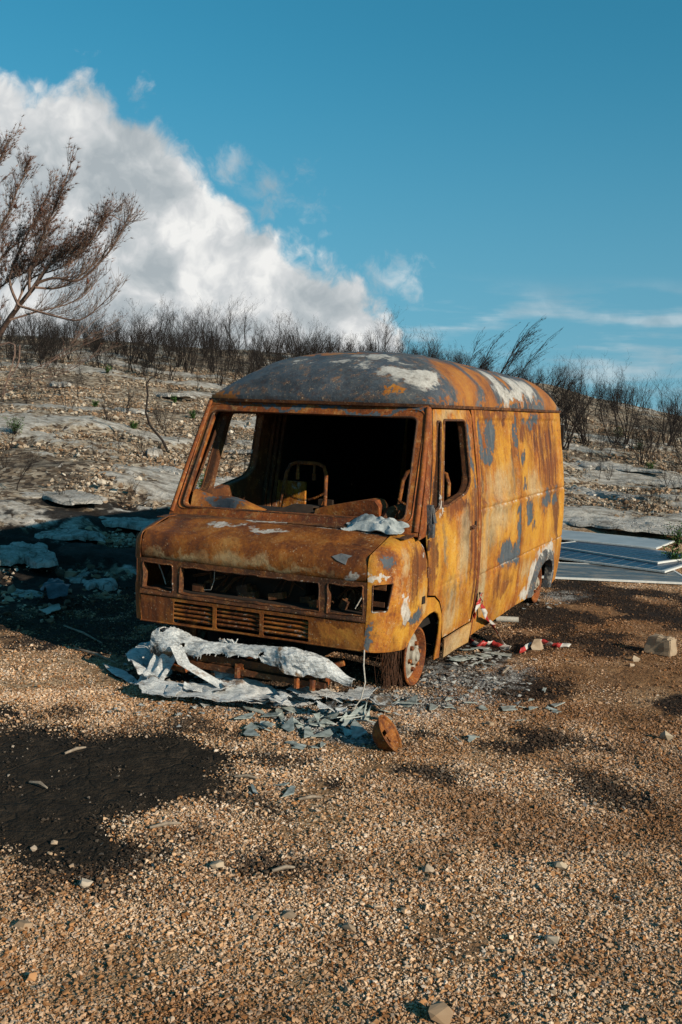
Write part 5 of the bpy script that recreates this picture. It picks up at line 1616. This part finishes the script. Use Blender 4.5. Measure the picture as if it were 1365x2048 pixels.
stone(100, 1708, .016, 'lowest white stone lying on the tar patch', 13)
stone(1120, 1735, .034, 'pale angular stone in the gravel right of centre', 14)
stone(855, 1745, .03, 'pale angular stone in the gravel at the centre', 15)
stone(1075, 1300, .07, 'brown rounded stone holding down the warning tape', 16, .8)
stone(625, 1480, .024, 'small stone among the glass splinters', 17)
stone(660, 1395, .05, 'pale lump of ash-covered stone under the bumper', 18, .9)
stone(580, 1835, .04, 'flat grey stone in the centre foreground', 19, .4)
stone(1105, 1885, .035, 'angular stone in the right foreground', 20, .7)
stone(700, 1860, .03, 'reddish stone in the centre foreground', 21, .6)

# ------------------------------------------------------------------ burnt fibreglass
m_fib, t, out = new_mat('burnt_fibreglass')
P = obj_co(t)
a = nse(t, mapping(t, P, scale=(9, 60, 60), rot=(0, 0, .3)), 1.5, 4, .65)
b = nse(t, P, 7, 5, .65)
c = ramp(t, mth(t, 'ADD', mth(t, 'MULTIPLY', a, .5), mth(t, 'MULTIPLY', b, .5)), [(.34, (.24, .24, .235)), (.45, (.50, .51, .51)), (.56, (.70, .71, .71)), (.75, (.78, .79, .79))])
c = mixc(t, mapr(t, nse(t, P, 4.6, 5, .72), .57, .66, 0, .85), c, ramp(t, b, [(.4, (.03, .025, .022)), (.6, (.20, .10, .04))]))
finish(t, out, c, rough=.85, height=mth(t, 'ADD', a, b), bump=.7, dist=.02, spec=.25)
m_skin, t, out = new_mat('charred_fibreglass')
P = obj_co(t)
a = nse(t, mapping(t, P, scale=(12, 50, 50), rot=(0, .3, .2)), 1.5, 4, .65)
b = nse(t, P, 9, 5, .7)
c = ramp(t, mth(t, 'ADD', mth(t, 'MULTIPLY', a, .5), mth(t, 'MULTIPLY', b, .5)), [(.36, (.22, .22, .21)), (.46, (.48, .49, .49)), (.57, (.70, .71, .71))])
c = mixc(t, mapr(t, mth(t, 'ADD', nse(t, P, 5.2, 5, .72), mapr(t, nd(t, 'ShaderNodeSeparateXYZ', {0: P}).outputs[2], .30, .20, -.04, .12)), .53, .61, 0, .92), c, ramp(t, b, [(.40, (.022, .017, .014)), (.55, (.09, .05, .022)), (.68, (.34, .17, .05))]))
finish(t, out, c, rough=.9, height=mth(t, 'ADD', a, b), bump=.8, dist=.02, spec=.2)
def fray(mb, pts, rg_, n, ln, out_dir=None):
    for _ in range(n):
        i = rg_.randrange(len(pts) - 1)
        p = Vector(pts[i]).lerp(Vector(pts[i + 1]), rg_.random())
        d = (out_dir or Vector((rg_.gauss(0, 1), rg_.gauss(0, 1), 0)).normalized())
        d = (d + Vector((rg_.gauss(0, .35), rg_.gauss(0, .35), rg_.gauss(0, .25)))).normalized() * rg_.uniform(.3, 1) * ln
        g_ = d.cross(Vector((.1, .2, 1))).normalized() * .0025
        mb.add([p - g_, p + d, p + g_], [(0, 1, 2)])
# melted bumper skin, still hanging on the beam (part of the van)
def skin_r(x):
    return .062 + .03 * math.exp(-((x + .55) / .14) ** 2) + .035 * math.exp(-((x - .42) / .13) ** 2) + .006 * math.exp(-((x - .0) / .2) ** 2) - .03 * sstep(.6, .8, x)
def skin(a, b):
    x = -.64 + 1.46 * a
    r_ = skin_r(x) * (1.12 + .30 * mnoise.noise(Vector((x * 6, b * 3, 1))) - .26 * abs(mnoise.noise(Vector((x * 11 + b * 4, b * 5, 4)))) - .10 * abs(mnoise.noise(Vector((x * 27 - b * 9, b * 9, 6)))))
    lo = -.35 - .6 * mnoise.noise(Vector((x * 5, 2, 9))) - .3 * mnoise.noise(Vector((x * 19, 5, 9))) + .55 * sstep(-.36, -.20, x) * sstep(.26, .12, x) - .5 * math.exp(-((x + .56) / .09) ** 2)
    th = 2.5 + (lo - 2.5) * b
    y = -.085 - r_ * math.cos(th)
    z = .262 + r_ * math.sin(th) + .012 * math.sin(x * 7) - .06 * sstep(.62, .82, x)
    return (x, y, z)
rgf = random.Random(4)
mb = MB().grid(skin, 170, 26)
mb.f = [f for f in mb.f if mnoise.noise(Vector((mb.v[f[0]][0] * 7.0, mb.v[f[0]][2] * 9.0, 3.3))) + 1.1 * math.exp(-((mb.v[f[0]][0] - .20) / .07) ** 2) * sstep(.30, .22, mb.v[f[0]][2]) + .8 * math.exp(-((mb.v[f[0]][0] + .28) / .10) ** 2) * sstep(.27, .20, mb.v[f[0]][2]) < .52]
fray(mb, [skin(i / 60, 1) for i in range(30)], rgf, 22, .03, Vector((0, -.3, -1)))
fray(mb, [skin(i / 60, .35) for i in range(20, 26)], rgf, 70, .035, Vector((0, -.3, .8)))
tag(mb.build('bumper_skin', m_skin, van, smooth=50, solid=.006), 'white frayed fibreglass remains of the front bumper')
mb = MB().grid(lambda a, b: (-.60 + .18 * a - .06 * b, -.14 - .16 * b + .03 * mnoise.noise(Vector((a * 3, b * 3, 0))), .25 - .235 * b ** .8 + .03 * mnoise.noise(Vector((a * 5, b * 4, 5)))), 14, 14)
mb.build('bumper_flap', m_fib, van, smooth=60, solid=.004)
def ribbons(name, pts, n, gap, wd, label, cat, grp):
    mb = MB()
    for k in range(n):
        o_ = (k - (n - 1) / 2) * gap
        pp = [Vector(p) + Vector((o_ * .6, o_, .003 * k)) for p in pts]
        vs = []
        for p in pp:
            vs += [p + Vector((-wd * .5, -wd * .5, 0)), p + Vector((wd * .5, wd * .5, .004))]
        mb.add(vs, [(2 * i, 2 * i + 1, 2 * i + 3, 2 * i + 2) for i in range(len(pp) - 1)])
    return tag(mb.build(name, m_fib, None, smooth=60, solid=.003), label, cat, grp)
q1, q2 = at_z(462, 1386, .05), at_z(600, 1412, .02)
ribbons('fibre_strip', [(-.43, -.17, .285), (-.33, -.22, .19), (q1.x, q1.y, .06), (q1.x + .08, q1.y + .02, .03), (q2.x, q2.y, .02)], 1, .0, .055, 'straight pale fibreglass strip slanting from the bumper to the ground', 'debris', 'burnt fibreglass debris')
for i, (dx, lb) in enumerate(((0, 'thin fibreglass slat nearest the camera below the bumper'), (.05, 'thin fibreglass slat behind the nearest one below the bumper'), (.10, 'thin fibreglass slat closest under the bumper beam'))):
    qa, qb, qc = at_z(470 + dx * 60, 1386 - dx * 180, .05), at_z(545 + dx * 200, 1392 - dx * 100, .05), at_z(600 + dx * 240, 1412 - dx * 40, .02)
    ribbons('fibre_strip', [qa, qb, qc], 1, 0, .02, lb, 'debris', 'burnt fibreglass debris')
def sheet(name, pix, label, zamp=.03, zoff=.015, seed=0, lift=None, mat=None, thick=.003, fr=90):
    pts = [at_z(x, y, .0) for x, y in pix]
    c0 = sum((p for p in pts), Vector()) / len(pts)
    base = gz(c0.x, c0.y)
    loop = []
    n = len(pts)
    for i in range(n):                       # jagged outline
        for k in range(5):
            q = pts[i].lerp(pts[(i + 1) % n], k / 5)
            j = .016 * mnoise.noise(Vector((q.x * 31, q.y * 31, seed)))
            loop.append((q.x - c0.x + j, q.y - c0.y + j * .7))
    def fn(u, v):
        z = zoff + zamp * (.6 + mnoise.noise(Vector((u * 5 + seed, v * 6, seed))) + .5 * mnoise.noise(Vector((u * 16, v * 19 + seed, seed))))
        if lift:
            z += lift * max(0, mnoise.noise(Vector((u * 3.1 + seed * 2, v * 3.1, 3))) + .35)
        return (u, v, max(.004, z))
    o = panel(name, loop, [], fn, .03, mat or m_fib, None, thick=thick)
    o.location = (c0.x, c0.y, base + .006)
    if fr:
        mbf = MB()
        edge_ = [Vector(fn(u, v)) for u, v in loop]
        fray(mbf, edge_ + [edge_[0]], random.Random(seed), fr, .035)
        mbf.build('frayed_edge', m_fib, o)
    return tag(o, label, 'debris', 'burnt fibreglass debris')
sheet('fibre_sheet', [(268, 1394), (330, 1381), (400, 1388), (470, 1384), (530, 1394), (560, 1405), (578, 1421), (520, 1430), (450, 1427), (380, 1417), (330, 1414), (285, 1406)], 'long frayed fibreglass sheet lying on the gravel in front of the grille', .034, .03, 1, .045, fr=220)
sheet('fibre_sheet', [(428, 1378), (455, 1362), (482, 1372), (490, 1394), (450, 1404)], 'fan-shaped fibreglass scrap standing up in the middle of the debris', .06, .05, 2, .08)
sheet('fibre_sheet', [(573, 1406), (600, 1396), (622, 1381), (655, 1396), (692, 1411), (682, 1427), (640, 1421), (600, 1419)], 'smooth white fibreglass sheet right of the long frayed one', .03, .03, 3, .05, fr=50)
sheet('fibre_sheet', [(678, 1422), (700, 1403), (738, 1397), (752, 1404), (737, 1425), (702, 1432)], 'rounded white fibreglass piece nearest the front wheel', .03, .045, 4, .05, fr=30)
sheet('fibre_sheet', [(250, 1345), (290, 1318), (340, 1312), (345, 1372), (300, 1386), (272, 1372)], 'grey fibreglass sheet draped at the left end of the bumper', .06, .05, 5, .10, fr=60)
sheet('fibre_sheet', [(205, 1335), (245, 1345), (280, 1372), (262, 1372), (225, 1352)], 'thin dark plate left of the draped fibreglass sheet', .01, .01, 6, 0, fr=0)
rgh = random.Random(55)
for k_ in range(16):
    cx, cy = rgh.choice(((340, 1392), (420, 1405), (500, 1412), (560, 1425), (620, 1432), (690, 1440), (730, 1420), (640, 1405)))
    cx, cy = cx + rgh.gauss(0, 28), cy + rgh.gauss(0, 8)
    n_ = rgh.randint(5, 7)
    w_, h_ = rgh.uniform(14, 34), rgh.uniform(6, 13)
    o = sheet('fibre_scrap', [(cx + math.cos(6.283 * i / n_) * w_ * rgh.uniform(.5, 1.1), cy + math.sin(6.283 * i / n_) * h_ * rgh.uniform(.5, 1.1)) for i in range(n_)], 'small crumpled ash-white scrap in the heap before the bumper', .035, .03, 20 + k_, .06, mat=m_skin if k_ % 3 == 0 else m_fib, fr=14)
    o['group'] = 'crumpled scraps in the heap'
# ------------------------------------------------------------------ glass splinters
m_glass, t, out = new_mat('sooty_glass')
P = world_co(t)
n1 = nse(t, P, 26, 4, .6)
finish(t, out, ramp(t, n1, [(.3, (.13, .15, .14)), (.52, (.30, .335, .315)), (.75, (.52, .54, .51))]), rough=mapr(t, n1, .3, .7, .3, .65), spec=.35)
rgg = random.Random(31)
def shard(p, s, tilt, label, group):
    n = rgg.randint(3, 6)
    vs = []
    an = sorted(rgg.uniform(0, 6.283) for _ in range(n))
    for a_ in an:
        r_ = s * rgg.uniform(.5, 1.0)
        vs.append((math.cos(a_) * r_ * 1.5, math.sin(a_) * r_ * .8, 0))
    mb = MB().add(vs, [tuple(range(n))])
    o = mb.build('glass_shard', m_glass, None, solid=.005)
    o.rotation_euler = (rgg.gauss(0, tilt), rgg.gauss(0, tilt), rgg.uniform(0, 6.28))
    o.location = (p.x, p.y, gz(p.x, p.y) + .012 + s * tilt * .7)
    return tag(o, label, 'glass', group)
def shards(n, cx, cy, sx_, sy_, s0, s1, tilt, label, group):
    for _ in range(n):
        shard(at_z(cx + rgg.gauss(0, sx_), cy + rgg.gauss(0, sy_), 0), rgg.uniform(s0, s1), tilt, label, group)
shards(42, 620, 1452, 70, 16, .035, .10, .22, 'glass splinter in the heap in front of the fibreglass sheets', 'glass splinters in the heap')
shards(9, 700, 1448, 25, 8, .05, .11, .5, 'upright glass splinter beside the rounded white fibreglass piece', 'upright glass splinters')
shards(4, 815, 1418, 14, 6, .05, .09, .5, 'curled glass splinter below the front wheel', 'glass splinters below the front wheel')
shards(8, 915, 1418, 45, 8, .03, .07, .1, 'flat glass splinter right of the front wheel', 'glass splinters right of the front wheel')
shards(10, 1090, 1410, 40, 14, .03, .08, .12, 'dark glass splinter lying right of the van door', 'glass splinters right of the van')
shards(12, 985, 1318, 36, 9, .04, .10, .10, 'glass splinter beside the door skirt', 'glass splinters beside the door skirt')
shards(5, 500, 1578, 40, 16, .03, .07, .08, 'grey glass splinter by the edge of the tar patch', 'glass splinters by the tar patch')
shards(5, 620, 1492, 50, 8, .03, .06, .08, 'loose glass splinter below the heap', 'loose glass splinters below the heap')
shards(3, 950, 1478, 15, 6, .03, .05, .3, 'glass splinter right of the headlight bowl', 'glass splinters right of the bowl')
# ash-white scraps, too many and too small to tell apart
sb = MB()
rgs = random.Random(91)
for cx, cy, sx_, sy_, n_ in ((470, 1410, 110, 16, 170), (640, 1425, 60, 18, 120), (760, 1400, 50, 16, 70), (930, 1370, 60, 22, 130), (960, 1320, 40, 10, 50), (330, 1350, 60, 14, 50), (1075, 1205, 25, 10, 30)):
    for _ in range(n_):
        q = at_z(rgs.gauss(cx, sx_), rgs.gauss(cy, sy_), 0)
        s_ = rgs.uniform(.006, .028)
        z_ = gz(q.x, q.y) + .008
        k_ = rgs.randint(3, 5)
        a0 = rgs.uniform(0, 6.28)
        vs = [(q.x + math.cos(a0 + 6.283 * i / k_) * s_ * rgs.uniform(.5, 1.5), q.y + math.sin(a0 + 6.283 * i / k_) * s_ * rgs.uniform(.4, 1.2), z_ + rgs.uniform(0, s_ * .9)) for i in range(k_)]
        vs.append((q.x, q.y, z_ + s_ * rgs.uniform(.3, .9)))
        sb.add(vs, [(i, (i + 1) % k_, k_) for i in range(k_)])
tag(sb.build('ash_scraps', simple('ash_scrap', (.13, .13, .125), (.50, .50, .48), 30)), 'small white ash and fibre scraps strewn under the van front', 'ash', kind='stuff')
# ------------------------------------------------------------------ headlight bowl
bw = empty('headlight_bowl')
axis = (Vector(RGT) * .80 + Vector((0, 0, 1)) * .52 - Vector(FWD) * .26).normalized()
m_bowl = rust('bowl_rust', 'nose', 61, streak=.0, white=.3, scale=5)
MB().lathe([(.0, .108), (.006, .112), (.002, .104), (-.010, .100), (-.045, .085), (-.075, .058), (-.085, .03), (-.085, 0)], 36, axis='z').build('reflector', m_bowl, bw, smooth=40, solid=.004)
fc_ = panel('lamp_face', [(.098 * math.cos(2 * math.pi * i / 30), .098 * math.sin(2 * math.pi * i / 30)) for i in range(30)], [rrect(-.035, .030, .004, .030, .006, 2), rrect(-.006, .012, -.045, -.008, .004, 2)], lambda u, v: (u, v, -.006 - .02 * (1 - (u * u + v * v) / .0096)), .02, m_bowl, bw, thick=.003)
bp_ = at_z(778, 1497, 0)
bw.location = (bp_.x, bp_.y, gz(bp_.x, bp_.y) + .085)
bw.rotation_mode = 'QUATERNION'
bw.rotation_quaternion = axis.to_track_quat('Z', 'Y')
tag(bw, 'rusty round headlight bowl lying tilted on the gravel before the van', 'headlight')
# ------------------------------------------------------------------ red and white warning tape
m_red = simple('tape_red', (.30, .025, .022), (.52, .045, .04), 14, rough=.45, bump=.1)
m_wht = simple('tape_white', (.40, .37, .33), (.66, .63, .59), 14, rough=.45, bump=.1)
def tape(pts, wd, updir, label, seed):
    rg_ = random.Random(seed)
    pts = [Vector(p) for p in pts]
    pp = []
    for i in range(len(pts) - 1):
        for k in range(8):
            pp.append(pts[i].lerp(pts[i + 1], k / 8))
    pp.append(pts[-1])
    vs = []
    n = len(pp)
    for i, p in enumerate(pp):
        d = (pp[min(i + 1, n - 1)] - pp[max(i - 1, 0)]).normalized()
        tw_ = .7 * math.sin(i * .45 + seed) + .4 * mnoise.noise(Vector((i * .3, seed, 0)))
        u_ = Vector(updir[min(len(updir) - 1, i * len(updir) // n)])
        w_ = (u_ - d * u_.dot(d)).normalized()
        w_ = Matrix.Rotation(tw_, 3, d) @ w_
        j = Vector((rg_.gauss(0, .004), rg_.gauss(0, .004), abs(rg_.gauss(0, .004))))
        sl_ = d * wd * .3
        vs += [p + w_ * wd * .5 + j + sl_, p - w_ * wd * .5 + j - sl_]
    me = bpy.data.meshes.new('warning_tape')
    me.from_pydata([tuple(v) for v in vs], [], [(2 * i, 2 * i + 1, 2 * i + 3, 2 * i + 2) for i in range(n - 1)])
    me.materials.append(m_red); me.materials.append(m_wht)
    for i, f in enumerate(me.polygons):
        f.material_index = (i // 4) % 2
        f.use_smooth = True
    o = link(bpy.data.objects.new('warning_tape', me))
    s_ = o.modifiers.new('solid', 'SOLIDIFY'); s_.thickness = .0015; s_.offset = 0
    return tag(o, label, 'tape', 'red and white warning tape')
g1_, g2_ = at_z(985, 1266, .03), at_z(1008, 1294, .02)
tape([(.985, 1.80, .27), (1.0, 1.845, .38), (1.005, 1.87, .475), (1.012, 1.90, .40), (1.03, 1.98, .26), (g1_.x, g1_.y, .10), (g2_.x, g2_.y, .02)], .042, [(0, 1, .2), (0, 1, 0), (0, 1, .3), (0, .6, 1), (.2, .3, 1)], 'red and white warning tape hanging from the van side', 1)
tape([at_z(x, y, .025) for x, y in ((936, 1280), (958, 1290), (985, 1287), (1022, 1297))], .038, [(0, .3, 1)], 'strip of warning tape on the ground under the hanging tape', 2)
tape([at_z(x, y, .03) for x, y in ((1040, 1302), (1062, 1290), (1085, 1283), (1105, 1290), (1140, 1292))], .036, [(0, .4, 1)], 'strip of warning tape on the ground right of the brown stone', 3)
# ------------------------------------------------------------------ small things on the lot
m_pipe = simple('pale_pipe', (.36, .33, .28), (.52, .49, .44), 40)
pp = at_z(1015, 1238, .03)
o = MB().lathe([(-.10, .0), (-.10, .026), (.10, .026), (.10, .020), (.06, .018)], 18).build('pipe_piece', m_pipe, None, smooth=40)
o.location = (pp.x, pp.y, gz(pp.x, pp.y) + .028)
o.rotation_euler = (0, 0, .35)
tag(o, 'short pale pipe piece on the ground beside the van sill', 'pipe')
m_wood = simple('grey_stick', (.16, .12, .09), (.36, .29, .22), 30)
for i, (x0, y0, x1_, y1_, lb) in enumerate(((128, 1255, 205, 1290, 'longest thin stick lying in the shadow left of the van'), (150, 1300, 232, 1328, 'thin stick at the sunlit edge of the van shadow'), (130, 1512, 172, 1500, 'pale splintered stick on the tar patch'), (300, 1662, 362, 1652, 'thin brown stick along the lower edge of the tar patch'), (598, 1604, 645, 1600, 'brown wood chip in the centre of the gravel'), (470, 1555, 515, 1560, 'grey curved scrap right of the tar patch'), (1005, 1350, 1020, 1335, 'short pale stick standing right of the van'), (545, 1745, 590, 1738, 'small grey stick in the gravel below the tar patch'), (60, 1570, 95, 1582, 'twisted twig on the tar patch'))):
    a_, b_ = at_z(x0, y0, .0), at_z(x1_, y1_, .0)
    a_.z, b_.z = gz(a_.x, a_.y) + .012, gz(b_.x, b_.y) + .012
    md_ = a_.lerp(b_, .5) + Vector((.01, .0, .012))
    o = MB().tube([a_, md_, b_], [.006, .009, .004], 6).build('stick', m_wood, None, smooth=50)
    tag(o, lb, 'stick', 'sticks and splinters on the lot')
m_plate = simple('dark_sheet_metal', (.03, .04, .05), (.11, .13, .15), 12, rough=.5)
sheet('metal_plate', [(82, 1205), (112, 1188), (140, 1205), (135, 1225), (100, 1228)], 'bent dark metal plate lying in the shadow left of the van', .05, .03, 8, .12, mat=m_plate, thick=.006, fr=0)
sheet('metal_plate', [(78, 1232), (118, 1222), (122, 1232), (95, 1240)], 'small pale metal scrap below the bent dark plate', .02, .02, 9, 0, mat=m_pipe, thick=.006, fr=0)

# ------------------------------------------------------------------ solar panels
m_alu = simple('panel_frame', (.55, .55, .53), (.72, .72, .70), 25, rough=.45)
m_cellback, t, out = new_mat('panel_glass')
P = obj_co(t)
finish(t, out, ramp(t, nse(t, P, 3, 5, .6), [(.3, (.26, .29, .31)), (.7, (.40, .43, .45))]), rough=.4, spec=.4)
m_cell, t, out = new_mat('solar_cell')
P = obj_co(t)
DU = nse(t, P, 3.7, 6, .7)
finish(t, out, ramp(t, nse(t, P, 2.5, 4, .6), [(.3, (.012, .026, .060)), (.6, (.02, .048, .095)), (.8, (.06, .09, .12))]), rough=.30, spec=.35)
m_burntp, t, out = new_mat('burnt_panel')
P = obj_co(t)
DU = nse(t, mapping(t, P, scale=(1, 3, 1)), 2.6, 6, .72)
finish(t, out, ramp(t, DU, [(.34, (.035, .038, .04)), (.48, (.11, .12, .125)), (.56, (.20, .20, .195)), (.68, (.30, .255, .20))]), rough=mapr(t, DU, .4, .65, .3, .8), spec=.35)
def solar(fr_px, fl_px, z, ln, wd, label, cells=True, burnt=False, tilt=0.0, back=None):
    a_, b_ = at_z(*fr_px, z), at_z(*fl_px, z)       # right and left ends of the visible front edge
    u_ = (b_ - a_); u_.z = 0; u_.normalize()
    v_ = Vector((-u_.y, u_.x, 0))
    if v_.y < 0: v_ = -v_
    e = empty('solar_panel', (a_.x, a_.y, z), math.atan2(u_.y, u_.x))
    sgn = 1 if Vector((-u_.y, u_.x, 0)).dot(v_) > 0 else -1
    fr_ = .028
    for (cx, cy, lx, ly) in ((ln / 2, fr_ / 2, ln, fr_), (ln / 2, wd - fr_ / 2, ln, fr_), (fr_ / 2, wd / 2, fr_, wd - 2 * fr_ - .002), (ln - fr_ / 2, wd / 2, fr_, wd - 2 * fr_ - .002)):
        MB().box((cx, sgn * cy, .011), (lx, ly, .022)).build('frame_rail', m_alu, e)
    MB().box((ln / 2, sgn * wd / 2, .015), (ln - 2 * fr_ - .002, wd - 2 * fr_ - .002, .006)).build('glass', m_burntp if burnt else m_cellback, e)
    if cells:
        nx, ny = 10, 6
        cw, ch = (ln - .10) / nx, (wd - .10) / ny
        me0 = None
        for i in range(nx):
            for j in range(ny):
                if burnt and (i * 7 + j * 3) % 5 == 0:
                    continue
                if me0 is None:
                    o = MB().box((0, 0, 0), (cw - .016, ch - .016, .003)).build('solar_cell', m_cell, e)
                    me0 = o.data
                else:
                    o = link(bpy.data.objects.new('solar_cell', me0), e)
                o.location = (.05 + cw * (i + .5), sgn * (.05 + ch * (j + .5)), .0205)
    e.rotation_euler = (tilt, 0, math.atan2(u_.y, u_.x))
    return tag(e, label, 'solar panel', 'solar panels fanned out on the ground')
solar((1392, 1170), (1118, 1158), .012, 2.1, 1.15, 'burnt grey solar panel lowest and nearest of the fanned stack', cells=False, burnt=True)
solar((1330, 1146), (1122, 1119), .040, 1.75, 1.0, 'blue-celled solar panel second from the front of the stack')
solar((1316, 1128), (1128, 1098), .066, 1.75, 1.0, 'blue-celled solar panel third from the front of the stack')
solar((1313, 1099), (1130, 1080), .092, 1.75, 1.0, 'plain blue solar panel at the back of the stack with a bright frame', cells=False)
mb = MB()
pa, pb = at_z(1330, 1120, .05), at_z(1322, 1104, .05)
MB().box((pa.x - .02, pa.y + .15, .05), (.06, .45, .05), Matrix.Rotation(-.5, 3, 'Z')).build('metal_strut', m_plate)
tag(bpy.data.objects['metal_strut'], 'short metal strut at the right end of the solar panels', 'strut')
